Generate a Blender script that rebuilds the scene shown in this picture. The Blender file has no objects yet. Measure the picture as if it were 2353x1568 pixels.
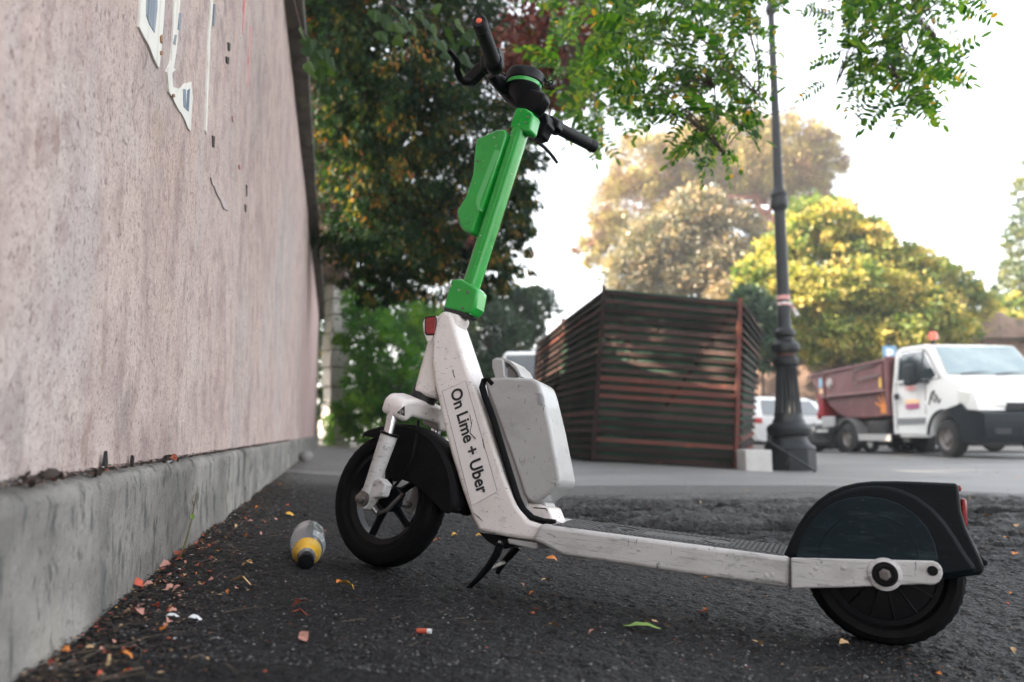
import bpy, math, random
import numpy as np
from mathutils import Vector, Matrix
random.seed(7); rng = np.random.default_rng(7)
SC = bpy.context.scene; COL = SC.collection
R = math.radians
# ------------------------------------------------------------------ camera, light, exposure
CZ = 0.40                                   # the camera stands 0.4 m above the road datum
F_, CX_, CY_ = 1753.0, 1176.5, 784.0        # focal length and centre in pixels of a 2353 px wide picture
PITCH = math.atan(212 / F_)
cam = bpy.data.objects.new('camera', bpy.data.cameras.new('camera')); COL.objects.link(cam)
cam.location = (0, 0, CZ); cam.rotation_euler = (math.pi / 2 + PITCH, 0, 0)
cam.data.sensor_width = 36; cam.data.lens = 36 * F_ / 2353
cam.data.clip_start = 0.02; cam.data.clip_end = 1500
cam.data.dof.use_dof = True; cam.data.dof.focus_distance = 1.62; cam.data.dof.aperture_fstop = 2.9
cam.data.dof.aperture_blades = 9
SC.camera = cam
SUN_AZ, SUN_EL = R(-100), R(25)             # azimuth from +Y towards +X
wd = bpy.data.worlds.new('World'); SC.world = wd; wd.use_nodes = True
nt = wd.node_tree; nt.nodes.clear()
sky = nt.nodes.new('ShaderNodeTexSky'); sky.sky_type = 'NISHITA'; sky.sun_disc = False
sky.sun_elevation = SUN_EL; sky.sun_rotation = SUN_AZ; sky.dust_density = 2.0; sky.air_density = 1.0; sky.ozone_density = 0.6
hs = nt.nodes.new('ShaderNodeHueSaturation'); hs.inputs['Saturation'].default_value = 0.25
bg = nt.nodes.new('ShaderNodeBackground'); bg.inputs[1].default_value = 0.15
wo = nt.nodes.new('ShaderNodeOutputWorld')
nt.links.new(sky.outputs[0], hs.inputs['Color']); nt.links.new(hs.outputs[0], bg.inputs[0]); nt.links.new(bg.outputs[0], wo.inputs[0])
SUNV = Vector((math.sin(SUN_AZ) * math.cos(SUN_EL), math.cos(SUN_AZ) * math.cos(SUN_EL), math.sin(SUN_EL)))
sl = bpy.data.lights.new('sun', 'SUN'); sl.energy = 5.0; sl.angle = R(0.5); sl.color = (1, .84, .64)
so = bpy.data.objects.new('sun', sl); COL.objects.link(so); so.rotation_euler = SUNV.to_track_quat('Z', 'Y').to_euler()
SC.view_settings.view_transform = 'Standard'; SC.view_settings.look = 'None'
SC.view_settings.exposure = 2.6; SC.view_settings.gamma = 1; SC.view_settings.use_curve_mapping = False
SC.cycles.max_bounces = 8; SC.cycles.diffuse_bounces = 3; SC.cycles.transparent_max_bounces = 8
SC.cycles.use_denoising = True

# ------------------------------------------------------------------ geometry of the place
def ray(px, py):
    a, c = (px - CX_) / F_, (CY_ - py) / F_
    return Vector((a, math.cos(PITCH) - c * math.sin(PITCH), math.sin(PITCH) + c * math.cos(PITCH)))
def W(px, py, Y):
    d = ray(px, py); return d * (Y / d.y) + Vector((0, 0, CZ))
def s_of(x, y): return .33 + .974 * x + .2267 * y          # distance from the foot of the wall
def gz(x, y):
    return CZ + np.interp(s_of(x, y), [-1, 0, .46, 1.3, 3.8, 5.5], [-.27, -.27, -.302, -.366, -.368, -.44])
def G(px, py):
    d = ray(px, py); t = 1.0
    for _ in range(40):
        p = d * t; t *= (gz(p.x, p.y) - CZ) / p.z if p.z < 0 else 1.5
    p = d * t; return Vector((p.x, p.y, float(gz(p.x, p.y))))
def vnoise(x, y, seed=0):
    xi = np.floor(x).astype(np.int64); yi = np.floor(y).astype(np.int64); fx = x - xi; fy = y - yi
    fx = fx * fx * (3 - 2 * fx); fy = fy * fy * (3 - 2 * fy)
    def h(a, b):
        n = (a * 374761393 + b * 668265263 + seed * 982451653) & 0xffffffff
        n = ((n ^ (n >> 13)) * 1274126177) & 0xffffffff
        return ((n ^ (n >> 16)) & 0xffff) / 65535.0
    return (h(xi, yi) * (1 - fx) + h(xi + 1, yi) * fx) * (1 - fy) + (h(xi, yi + 1) * (1 - fx) + h(xi + 1, yi + 1) * fx) * fy
def fbm(x, y, o=4, seed=0):
    s = 0; a = .5
    for i in range(o): s = s + a * (vnoise(x, y, seed + i) - .5); x = x * 2.03 + 5.1; y = y * 2.03 + 9.7; a *= .5
    return s
# ------------------------------------------------------------------ materials
def C(c): return (c[0], c[1], c[2], 1)
def mat(name, col, rough=.5, metal=0, layers=(), bump=(), spec=.5, coat=0, emit=None, attr=None, alpha=None, trans=0):
    """layers: (scale xyz, lo, hi, colour, strength[, kind[, detail]]) masks laid over the base colour; bump: (scale xyz, distance[, detail])"""
    m = bpy.data.materials.new(name); m.use_nodes = True; t = m.node_tree; N = t.nodes; L = t.links
    b = N['Principled BSDF']; b.inputs['Roughness'].default_value = rough; b.inputs['Metallic'].default_value = metal
    b.inputs['Specular IOR Level'].default_value = spec; b.inputs['Coat Weight'].default_value = coat
    b.inputs['Base Color'].default_value = C(col); b.inputs['Transmission Weight'].default_value = trans
    if not layers and not bump and emit is None: return m
    tc = N.new('ShaderNodeTexCoord'); src = tc.outputs['Object']; cur = None
    def tex(scale, kind='noise', detail=5, off=0):
        mp = N.new('ShaderNodeMapping'); L.new(src, mp.inputs[0]); mp.inputs['Scale'].default_value = scale
        mp.inputs['Location'].default_value = (off, off * .7, off * 1.3)
        if kind == 'noise':
            x = N.new('ShaderNodeTexNoise'); x.inputs['Scale'].default_value = 1; x.inputs['Detail'].default_value = detail
            x.inputs['Roughness'].default_value = .6; L.new(mp.outputs[0], x.inputs[0]); return x.outputs[0]
        if kind == 'crack':
            n = N.new('ShaderNodeTexNoise'); n.inputs['Scale'].default_value = 2.5; L.new(mp.outputs[0], n.inputs[0])
            ad = N.new('ShaderNodeMixRGB'); ad.blend_type = 'ADD'; ad.inputs[0].default_value = .6
            L.new(mp.outputs[0], ad.inputs[1]); L.new(n.outputs['Color'], ad.inputs[2])
            x = N.new('ShaderNodeTexVoronoi'); x.feature = 'DISTANCE_TO_EDGE'; x.inputs['Scale'].default_value = 1
            L.new(ad.outputs[0], x.inputs[0]); return x.outputs[0]
        x = N.new('ShaderNodeTexVoronoi'); x.inputs['Scale'].default_value = 1; L.new(mp.outputs[0], x.inputs[0]); return x.outputs[0]
    for i, l in enumerate(layers):
        sc, lo, hi, c, k = l[:5]; kind = l[5] if len(l) > 5 else 'noise'
        o = tex(sc, kind, l[6] if len(l) > 6 else 5, i * 3.7)
        mr = N.new('ShaderNodeMapRange'); mr.inputs[1].default_value = lo; mr.inputs[2].default_value = hi
        mr.inputs[3].default_value = 0; mr.inputs[4].default_value = k; L.new(o, mr.inputs[0])
        f = mr.outputs[0]
        if kind == 'crack':        # broken up so that the cracks come and go
            o2 = tex((sc[0] * .7, sc[1] * .7, sc[2] * .7), 'noise', 3, 11 + i)
            m2 = N.new('ShaderNodeMapRange'); m2.inputs[1].default_value = .52; m2.inputs[2].default_value = .6; L.new(o2, m2.inputs[0])
            mm = N.new('ShaderNodeMath'); mm.operation = 'MULTIPLY'; L.new(f, mm.inputs[0]); L.new(m2.outputs[0], mm.inputs[1]); f = mm.outputs[0]
        mx = N.new('ShaderNodeMixRGB'); L.new(f, mx.inputs[0]); mx.inputs[2].default_value = C(c)
        if cur is None: mx.inputs[1].default_value = C(col)
        else: L.new(cur, mx.inputs[1])
        cur = mx.outputs[0]
    if cur is not None: L.new(cur, b.inputs['Base Color'])
    nrm = None
    for i, l in enumerate(bump):
        o = tex(l[0], 'noise', l[2] if len(l) > 2 else 6, 20 + i)
        bp = N.new('ShaderNodeBump'); bp.inputs['Distance'].default_value = l[1]; bp.inputs['Strength'].default_value = 1
        L.new(o, bp.inputs['Height'])
        if nrm: L.new(nrm, bp.inputs['Normal'])
        nrm = bp.outputs[0]
    if nrm: L.new(nrm, b.inputs['Normal'])
    if emit: b.inputs['Emission Color'].default_value = C(emit[0]); b.inputs['Emission Strength'].default_value = emit[1]
    return m
def leafmat(name, ramp, trans=.35, rough=.5, spec=.35):
    m = bpy.data.materials.new(name); m.use_nodes = True; t = m.node_tree; N = t.nodes; L = t.links
    b = N['Principled BSDF']; b.inputs['Roughness'].default_value = rough; b.inputs['Specular IOR Level'].default_value = spec
    at = N.new('ShaderNodeAttribute'); at.attribute_name = 'v'
    cr = N.new('ShaderNodeValToRGB'); e = cr.color_ramp.elements
    while len(e) < len(ramp): e.new(.5)
    for i, (p, c) in enumerate(ramp): e[i].position = p; e[i].color = C(c)
    L.new(at.outputs['Fac'], cr.inputs[0]); L.new(cr.outputs[0], b.inputs['Base Color'])
    tr = N.new('ShaderNodeBsdfTranslucent'); g = N.new('ShaderNodeMixRGB'); g.blend_type = 'MULTIPLY'; g.inputs[0].default_value = 1
    g.inputs[2].default_value = (1.6, 1.7, .7, 1); L.new(cr.outputs[0], g.inputs[1]); L.new(g.outputs[0], tr.inputs[0])
    mx = N.new('ShaderNodeMixShader'); mx.inputs[0].default_value = trans
    L.new(b.outputs[0], mx.inputs[1]); L.new(tr.outputs[0], mx.inputs[2]); L.new(mx.outputs[0], N['Material Output'].inputs[0])
    return m
# ------------------------------------------------------------------ objects
def tag(o, label=None, cat=None, group=None, kind=None):
    for k, v in (('label', label), ('category', cat), ('group', group), ('kind', kind)):
        if v: o[k] = v
    return o
def empty(name, loc=(0, 0, 0), rz=0, mtx=None, **k):
    o = bpy.data.objects.new(name, None); COL.objects.link(o); o.empty_display_size = .1
    if mtx is not None: o.matrix_world = mtx
    else: o.location = loc; o.rotation_euler = (0, 0, rz)
    return tag(o, **k)
class MB:
    def __init__(self, tf=None): self.v = []; self.f = []; self.tf = tf; self.mi = []; self.cur = 0
    def P(self, p):
        p = Vector(p); self.v.append(self.tf @ p if self.tf else p); return len(self.v) - 1
    def F(self, *ids): self.f.append(ids); self.mi.append(self.cur)
    def box(self, x0, x1, y0, y1, z0, z1, tf=None):
        q = [Vector((x, y, z)) for z in (z0, z1) for y in (y0, y1) for x in (x0, x1)]
        i = [self.P(tf @ p if tf else p) for p in q]
        for f in ((0, 2, 3, 1), (4, 5, 7, 6), (0, 1, 5, 4), (2, 6, 7, 3), (0, 4, 6, 2), (1, 3, 7, 5)): self.F(*[i[k] for k in f])
        return self
    def prism(self, pts, w0, w1, plane='xz', tf=None):
        """pts 2-D; w0, w1 numbers or functions of the 2-D point: extent along the third axis"""
        def mk(p, w):
            w = w(p) if callable(w) else w
            q = {'xz': (p[0], w, p[1]), 'yz': (w, p[0], p[1]), 'xy': (p[0], p[1], w)}[plane]
            return self.P(tf @ Vector(q) if tf else q)
        a = [mk(p, w0) for p in pts]; b = [mk(p, w1) for p in pts]; n = len(pts)
        self.F(*a[::-1]); self.F(*b)
        for k in range(n): self.F(a[k], a[(k + 1) % n], b[(k + 1) % n], b[k])
        return self
    def tube(self, pts, r, seg=10, caps=True, flat=None):
        pts = [Vector(p) for p in pts]; n = len(pts); rs = r if isinstance(r, (list, tuple)) else [r] * n
        rings = []; up = None
        for k in range(n):
            d = (pts[min(k + 1, n - 1)] - pts[max(k - 1, 0)]).normalized()
            if up is None: up = d.orthogonal().normalized() if flat is None else Vector(flat)
            a = d.cross(up).normalized(); up = a.cross(d).normalized()
            rr = rs[k] if isinstance(rs[k], tuple) else (rs[k], rs[k])
            rings.append([self.P(pts[k] + a * math.cos(t) * rr[0] + up * math.sin(t) * rr[1]) for t in [2 * math.pi * j / seg for j in range(seg)]])
        for k in range(n - 1):
            for j in range(seg): self.F(rings[k][j], rings[k][(j + 1) % seg], rings[k + 1][(j + 1) % seg], rings[k + 1][j])
        if caps: self.F(*rings[0][::-1]); self.F(*rings[-1])
        return self
    def lathe(self, prof, o=(0, 0, 0), ax=(0, 0, 1), seg=32, ref=None, a0=0, a1=2 * math.pi, closed=False):
        """prof: list of (radius, height along ax)"""
        o = Vector(o); ax = Vector(ax).normalized(); u = Vector(ref).normalized() if ref else ax.orthogonal().normalized(); w = ax.cross(u)
        full = abs(a1 - a0 - 2 * math.pi) < 1e-6; n = seg if full else seg + 1
        rg = []
        for j in range(n):
            t = a0 + (a1 - a0) * j / seg; d = u * math.cos(t) + w * math.sin(t)
            rg.append([self.P(o + ax * h + d * rr) for rr, h in prof])
        m = len(prof)
        for j in range(n if full else n - 1):
            A, B = rg[j], rg[(j + 1) % n]
            for k in range(m - 1 if not closed else m):
                self.F(A[k], B[k], B[(k + 1) % m], A[(k + 1) % m])
        if not full and closed: self.F(*rg[0][::-1]); self.F(*rg[-1])
        return self
    def build(self, name, m, parent=None, smooth=35, bevel=None, seg=3, **k):
        me = bpy.data.meshes.new(name); me.from_pydata([tuple(v) for v in self.v], [], self.f)
        ms = m if isinstance(m, (list, tuple)) else [m]
        for x in ms: me.materials.append(x)
        if len(ms) > 1:
            for p, i in zip(me.polygons, self.mi): p.material_index = i
        me.update()
        import bmesh
        bm = bmesh.new(); bm.from_mesh(me); bmesh.ops.recalc_face_normals(bm, faces=bm.faces); bm.to_mesh(me); bm.free()
        if smooth:
            me.shade_smooth()
            if smooth < 180: me.set_sharp_from_angle(angle=R(smooth))
        o = bpy.data.objects.new(name, me); COL.objects.link(o)
        if parent: o.parent = parent
        if bevel:
            b = o.modifiers.new('b', 'BEVEL'); b.width = bevel; b.segments = seg; b.limit_method = 'ANGLE'; b.angle_limit = R(38); b.harden_normals = False
        return tag(o, **k)
def fast_mesh(name, V, Fq, mats, parent=None, var=None, midx=None, smooth=False, **k):
    """V (n,3), Fq (m,4) or (m,3) arrays"""
    me = bpy.data.meshes.new(name); n, m, q = len(V), len(Fq), Fq.shape[1]
    me.vertices.add(n); me.vertices.foreach_set('co', V.astype(np.float32).ravel())
    me.loops.add(m * q); me.loops.foreach_set('vertex_index', Fq.astype(np.int32).ravel())
    me.polygons.add(m); me.polygons.foreach_set('loop_start', (np.arange(m) * q).astype(np.int32))
    if smooth: me.polygons.foreach_set('use_smooth', np.ones(m, bool))
    for x in (mats if isinstance(mats, (list, tuple)) else [mats]): me.materials.append(x)
    if midx is not None: me.polygons.foreach_set('material_index', midx.astype(np.int32))
    me.update(calc_edges=True)
    if var is not None:
        a = me.attributes.new('v', 'FLOAT', 'FACE'); a.data.foreach_set('value', var.astype(np.float32))
    o = bpy.data.objects.new(name, me); COL.objects.link(o)
    if parent: o.parent = parent
    return tag(o, **k)
def dup(o, parent=None):
    c = o.copy(); COL.objects.link(c)
    if parent: c.parent = parent
    for ch in list(o.children): dup(ch, c)
    return c
def unit(a): return a / np.maximum(np.linalg.norm(a, axis=1, keepdims=True), 1e-9)
def leaves(name, P, D, ln, wd, var, m, parent=None, **k):
    """folded kite-shaped leaves: P base points, D directions"""
    n = len(P); D = unit(D); A = unit(np.cross(D, rng.normal(size=(n, 3)))); U = np.cross(A, D)
    ln = ln[:, None]; wd = wd[:, None]
    V = np.stack([P, P + D * ln * .45 + A * wd * .5 + U * wd * .18, P + D * ln, P + D * ln * .45 - A * wd * .5 + U * wd * .18], 1).reshape(-1, 3)
    return fast_mesh(name, V, np.arange(4 * n).reshape(-1, 4), m, parent, var, **k)
def crown_pts(blobs, n, clump=.22, ncl=None, hollow=.55):
    """blobs: (centre, (rx, ry, rz)); leaf positions gathered in clumps near the blobs' surfaces; returns points, outward directions and clump ids"""
    vol = np.array([b[1][0] * b[1][1] * b[1][2] for b in blobs]) ** (2 / 3); vol /= vol.sum()
    ncl = ncl or max(30, n // 60)
    bi = rng.choice(len(blobs), ncl, p=vol); u = unit(rng.normal(size=(ncl, 3))); rr = hollow + (1.05 - hollow) * rng.random(ncl)[:, None] ** .6
    c = np.array([list(blobs[i][0]) for i in bi]); rad = np.array([blobs[i][1] for i in bi])
    cc = c + u * rad * rr
    sz = rad.mean(1) * clump * (.6 + .8 * rng.random(ncl))
    li = rng.integers(0, ncl, n); off = rng.normal(size=(n, 3)) * sz[li][:, None] * np.array([.6, .6, .45])
    return cc[li] + off, unit(u[li] + rng.normal(size=(n, 3)) * .8), li, ncl
def crown(name, blobs, n, size, m, parent, hang=0., asp=.5, clump=.22, ncl=None, hollow=.55, vspread=.25, **k):
    P, D, li, nc = crown_pts(blobs, n, clump, ncl, hollow)
    D = D + np.array([0, 0, -hang]); cv = rng.random(nc)
    v = np.clip(cv[li] * (1 - vspread) + rng.random(n) * vspread, 0, 1)
    ln = size * (.6 + .8 * rng.random(n))
    return leaves(name, P, D, ln, ln * asp, v, m, parent, **k)
# ================================================================== SETTING: the ground
asph = mat('rough_asphalt', (.0145, .0148, .0156), .55, layers=[((9, 9, 9), .42, .62, (.024, .024, .026), .8), ((1.3, 2.6, 2), .5, .7, (.036, .035, .035), .5),
        ((220, 220, 220), .60, .66, (.13, .125, .12), .75, 'noise', 2), ((70, 70, 70), .58, .66, (.05, .049, .048), .7), ((120, 120, 120), .3, .42, (.005, .005, .006), .7), ((28, 28, 28), .66, .7, (.07, .06, .05), .4)],
        bump=[((330, 330, 330), .009, 3), ((90, 90, 90), .018, 4), ((22, 22, 22), .02, 3)], spec=.3)
road = mat('worn_road', (.15, .147, .145), .55, layers=[((.5, 1.2, 1), .4, .65, (.22, .215, .21), .8), ((6, 9, 9), .55, .7, (.075, .075, .076), .6), ((90, 90, 90), .62, .7, (.2, .19, .18), .5)],
        bump=[((140, 140, 140), .004, 3)], spec=.4)
def mix_attr(m, col, rough):
    t = m.node_tree; N = t.nodes; L = t.links; b = N['Principled BSDF']; at = N.new('ShaderNodeAttribute'); at.attribute_name = 'v'
    mx = N.new('ShaderNodeMixRGB'); old = b.inputs['Base Color'].links[0].from_socket; L.new(old, mx.inputs[1]); mx.inputs[2].default_value = C(col); L.new(at.outputs['Fac'], mx.inputs[0]); L.new(mx.outputs[0], b.inputs['Base Color'])
mix_attr(asph, (.15, .145, .14), .5)
xs = np.concatenate([np.linspace(-1.6, -.95, 40)[:-1], np.arange(-.95, 1.5, .0055), 1.5 + .0055 * (1.012 ** np.arange(1, 210) - 1) / .012])
ys = [.75]
while ys[-1] < 5.6: ys.append(ys[-1] + .0045 * max(1, (ys[-1] / 1.5) ** 1.25))
ys = np.array(ys); X, Y = np.meshgrid(xs, ys); 
Z = gz(X, Y) + .0
fade = np.clip((5.0 + .9 * fbm(X * 1.2, Y * 1.2, 3, 50) - Y) / 1.3, 0, 1)
far = np.clip((Y - 1.9) / 1.4, 0, 1) * np.clip((X + .1) / .6, 0, 1)
rid = fbm(X * 1.6 + Y * .5, Y * 6.5 - X * .9, 4, 3)
Z += fade * ((.018 + .02 * np.clip((Y - 1.6), 0, 1)) * fbm(X * 3.2, Y * 4.6, 4, 1) + .009 * np.abs(fbm(X * 26, Y * 26, 3, 9)) + .010 * fbm(X * 75, Y * 75, 2, 21) + .0045 * fbm(X * 160, Y * 160, 1, 31))
Z += fade * far * (.18 * np.clip(rid, -.10, .16) - .035 * np.exp(-(rid / .012) ** 2)) 
rid2 = fbm(X * 4.5 + Y * 2, Y * 15 - X * 2.5, 4, 13); Z += fade * far * (.075 * np.clip(rid2, -.1, .2) - .016 * np.exp(-(rid2 / .014) ** 2) + .05 * np.abs(fbm(X * 11 + Y * 4, Y * 30 - X * 6, 3, 17)))
Z = Z - .006 * (1 - fade); GXS, GYS, GZS = xs, ys, Z.copy()
nx, ny = len(xs), len(ys); idx = np.arange(nx * ny).reshape(ny, nx)
Fq = np.stack([idx[:-1, :-1], idx[:-1, 1:], idx[1:, 1:], idx[1:, :-1]], -1).reshape(-1, 4)
V = np.stack([X, Y, Z], -1).reshape(-1, 3)
wear_and_shade = np.clip((1 - fade) ** 1.5 * .9 + -.02 + .14 * np.clip((Y - 1.5) / 3, 0, 1) + .22 * np.clip(fbm(X * 1.1, Y * 3, 4, 77) * 2.5, 0, 1) * np.clip((Y - 1.3), 0, 1) + .9 * np.clip((Y - 4.9) / .6, 0, 1) + far * .45 * np.clip(rid * 5, -.6, 1), 0, 1)  # smooth-road wear plus painted shading: pale ridge tops, dark crevices, paler with distance
fast_mesh('pavement', V, Fq, asph, var=wear_and_shade[:-1, :-1].ravel(), smooth=True, kind='structure')
def hgt(x, y):
    i = int(np.searchsorted(GXS, x)); j = int(np.searchsorted(GYS, y))
    if 0 < i < len(GXS) and 0 < j < len(GYS): return float(GZS[j - 1:j + 1, i - 1:i + 1].mean())
    return float(gz(x, y))
gx = np.concatenate([np.linspace(-300, -8, 12)[:-1], np.linspace(-8, 12, 80), np.linspace(12, 400, 14)[1:]])
gy = np.concatenate([np.linspace(-200, -4, 8)[:-1], np.linspace(-4, 40, 120), np.linspace(40, 900, 20)[1:]])
X, Y = np.meshgrid(gx, gy); s = s_of(X, Y)
Z = gz(X, Y) - .02 * np.clip((5.6 - Y) / .5, 0, 1) * (np.abs(X) < 6) - .004 + .01 * fbm(X * .7, Y * .7, 3, 5)
nx, ny = len(gx), len(gy); idx = np.arange(nx * ny).reshape(ny, nx)
Fq = np.stack([idx[:-1, :-1], idx[:-1, 1:], idx[1:, 1:], idx[1:, :-1]], -1).reshape(-1, 4)
fast_mesh('road', np.stack([X, Y, Z], -1).reshape(-1, 3), Fq, road, smooth=True, kind='structure')
# ================================================================== THE WALL
DV = Vector((-.2267, .974, 0)); LV = Vector((-.974, -.2267, 0)); WROT = math.atan2(DV.y, DV.x)
W0 = LV * .33                                                 # foot of the plinth, abreast of the camera
WM = Matrix.Translation(W0) @ Matrix.Rotation(WROT, 4, 'Z')   # local x along the wall, -y towards the road
WMI = WM.inverted()
def onwall(px, py, off=0.035):
    """point of the wall's face plane seen at a pixel, in wall coordinates"""
    d = ray(px, py); d2 = WMI.to_3x3() @ d; o2 = WMI @ Vector((0, 0, CZ)); t = (off - o2.y) / d2.y; p = o2 + d2 * t; return (p.x, p.z)
plaster = mat('pink_plaster', (.53, .41, .368), .88, layers=[
    ((1.5, 1.5, 1.1), .40, .66, (.58, .48, .435), .9), ((3.2, 3, 3.2), .50, .66, (.39, .305, .285), .75), ((.8, 1, .6), .52, .68, (.46, .43, .415), .8), ((11, 11, 7), .50, .68, (.31, .23, .215), .6),
    ((22, 22, 3.5), .58, .72, (.33, .24, .225), .5), ((19, 19, 12), .54, .66, (.34, .255, .24), .6), ((6, 6, 4), .58, .66, (.26, .22, .21), .5), ((9, 9, .9), .55, .72, (.52, .46, .44), .6),
    ((30, 30, 22), .66, .71, (.17, .11, .09), .8), ((95, 95, 60), .585, .65, (.15, .10, .09), .65), ((200, 200, 140), .58, .64, (.2, .14, .13), .6), ((45, 45, 14), .62, .70, (.62, .54, .50), .5), ((14, 14, 9), .63, .70, (.30, .21, .18), .6), ((5, 5, 4), .64, .72, (.40, .29, .21), .45),
    ((3.3, 3.3, 2.2), .008, .002, (.16, .12, .11), .55, 'crack')],
    bump=[((12, 12, 9), .010), ((70, 70, 50), .006), ((220, 220, 180), .002)], spec=.2)
plinthm = mat('weathered_cement', (.20, .19, .175), .9, layers=[
    ((3, 3, 4), .42, .64, (.37, .35, .32), .8), ((30, 30, 7), .57, .64, (.10, .10, .10), .85), ((11, 11, 4), .58, .66, (.15, .15, .145), .8), ((14, 14, 9), .60, .66, (.07, .07, .07), .8), ((130, 130, 40), .6, .66, (.09, .09, .09), .7),
    ((70, 70, 50), .63, .70, (.08, .08, .08), .7), ((4, 4, 3), .6, .7, (.30, .29, .22), .5), ((1.3, 1, .6), .012, .002, (.06, .06, .06), .9, 'crack')],
    bump=[((16, 16, 5), .014), ((80, 80, 40), .006), ((240, 240, 200), .003)], spec=.2)
copm = mat('mossy_coping', (.11, .105, .09), .9, layers=[((6, 6, 6), .45, .6, (.055, .055, .05), .8), ((3, 9, 9), .55, .65, (.15, .16, .10), .7)], bump=[((25, 25, 25), .012)])
wall = empty('garden_wall', mtx=WM, label='long pink plastered wall with a grey cement plinth along the left', cat='wall')
T0, T1, HW = -5.0, 17.9, 2.66 + CZ
def wallgrid(name, t, prof, disp, m, par, **k):
    """t positions along the wall, prof list of (y, z, noise weight)"""
    t = np.asarray(t); pr = np.array(prof); Tn, Pn = np.meshgrid(t, np.arange(len(pr)), indexing='ij')
    arc = np.concatenate([[0], np.cumsum(np.linalg.norm(np.diff(pr[:, :2], axis=0), axis=1))])[Pn]
    d = disp(Tn, arc, pr[:, 1][Pn]) * pr[:, 2][Pn]
    yy = pr[:, 0][Pn] - d; zz = pr[:, 1][Pn]
    zz = zz + (d * .5) * (pr[:, 2][Pn] > 1.01)
    V = np.stack([Tn, yy, zz], -1).reshape(-1, 3); a, b = Tn.shape; ix = np.arange(a * b).reshape(a, b)
    Fq = np.stack([ix[:-1, :-1], ix[1:, :-1], ix[1:, 1:], ix[:-1, 1:]], -1).reshape(-1, 4)
    return fast_mesh(name, V, Fq, m, par, smooth=True, **k)
tf_ = np.concatenate([np.arange(-5, .3, .25), np.arange(.3, 3, .009), np.arange(3, 7, .03), np.arange(7, 17.95, .1)])
PH = CZ - .063                                                # top of the plinth
zb = -.0 + CZ - .27
prof = [(.003, zb - .08, .5), (0, zb - .005, 1)] + [(0, z, 1) for z in np.arange(zb + .01, PH - .02, .008)] + [(.002, PH - .012, 1.3), (.006, PH - .004, 1.5), (.013, PH, 1.5), (.022, PH + .002, 1.2), (.032, PH + .004, 1.2), (.06, PH + .006, .3)]
wallgrid('plinth', tf_, prof, lambda t, a, z: .020 * fbm(t * 1.7, a * 3, 3, 60) + .014 * fbm(t * 9, a * 5, 4, 61) - .012 * np.clip(fbm(t * 16, a * 3, 3, 64) - .12, 0, 1) + .006 * fbm(t * 60, a * 35, 3, 62), plinthm, wall)
tg = np.concatenate([np.arange(-5, .6, .2), np.arange(.6, 4, .03), np.arange(4, 9.45, .08)])
zg = np.concatenate([np.arange(PH - .01, PH + .5, .02), np.arange(PH + .5, HW, .06), [HW]])
wn = lambda t, a, z: .004 * fbm(t * .9, a * 1.1, 3, 70) + .003 * fbm(t * 7, a * 7, 3, 71) + .0015 * fbm(t * 40, a * 40, 2, 72)
wallgrid('plaster_face', tg, [(.038, z, 1) for z in zg], wn, plaster, wall)
wallgrid('plaster_face', np.append(np.arange(9.44, 17.8, .12), 17.85), [(.050, z, 1) for z in zg], wn, mat('redder_plaster', (.50, .36, .33), .85, layers=[((2, 2, 1), .4, .66, (.60, .47, .45), .8), ((20, 20, 1.2), .55, .68, (.4, .29, .27), .6), ((70, 70, 40), .64, .7, (.15, .1, .09), .6)], bump=[((30, 30, 30), .008)], spec=.2), wall, label='redder plaster of the far stretch')
b = MB(); b.box(T0, T1, .062, .42, zb - .1, HW - .002); b.box(T1 - .05, T1, .045, .42, zb - .1, HW - .002); b.build('wall_core', plaster, wall)
cm = MB()
for k in range(23):                                           # coping slabs, each its own length
    x0 = T0 + k * 1.0; c = MB(); dz = random.uniform(-.004, .004); c.box(x0 + .004, x0 + .996, -.075 + random.uniform(-.004, .004), .5, HW + dz, HW + .09 + dz)
    c.build('coping_slab', copm, wall, bevel=.008, seg=2)
# torn posters, paint and plaster patches on the wall
paper = mat('old_poster_paper', (.72, .70, .64), .8, layers=[((40, 40, 4), .55, .65, (.55, .5, .42), .6), ((9, 9, 9), .6, .7, (.5, .4, .3), .5)], bump=[((60, 60, 6), .004)])
ink = mat('faded_blue_ink', (.13, .17, .22), .8, layers=[((70, 70, 4), .45, .62, (.35, .37, .4), .8)])
rust = mat('rusty_tape', (.30, .17, .09), .8)
whitep = mat('whitewash', (.50, .42, .40), .85, layers=[((20, 20, 3), .5, .65, (.45, .36, .34), .9)], bump=[((50, 50, 20), .004)])
redp = mat('red_paint_trace', (.55, .16, .15), .8, layers=[((50, 50, 12), .42, .58, (.56, .43, .41), .95)])
def patch(name, pts, m, off, jag=.0, **k):
    q = [onwall(*p) for p in pts]; out = []
    for i, p in enumerate(q):
        r_ = q[(i + 1) % len(q)]; out.append(p)
        n = max(1, int(math.hypot(r_[0] - p[0], r_[1] - p[1]) / .03))
        if jag:
            for j in range(1, min(n, 30)): f = j / min(n, 30); out.append((p[0] + (r_[0] - p[0]) * f + random.gauss(0, jag), p[1] + (r_[1] - p[1]) * f + random.gauss(0, jag)))
    b = MB(); b.prism(out, .040, .038 - off * .5 - .0006); return b.build(name, m, wall, smooth=0, **k)
patch('torn_poster', [(322, -40), (380, -40), (372, 80), (369, 120), (364, 158), (341, 105), (318, 62)], paper, .008, .002, label='pale torn poster ending in a point')
patch('poster_print', [(334, -40), (359, -40), (358, 20), (352, 75), (340, 55), (333, 35)], ink, .011, .001)
patch('torn_poster', [(402, -40), (416, -40), (405, 110), (398, 156), (402, 160), (394, 168), (396, 200), (412, 205), (438, 188), (442, 225), (437, 302), (411, 255), (387, 211), (383, 165), (393, 140), (397, 60)], paper, .008, .002, label='ragged poster scrap torn hollow in the middle')
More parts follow.
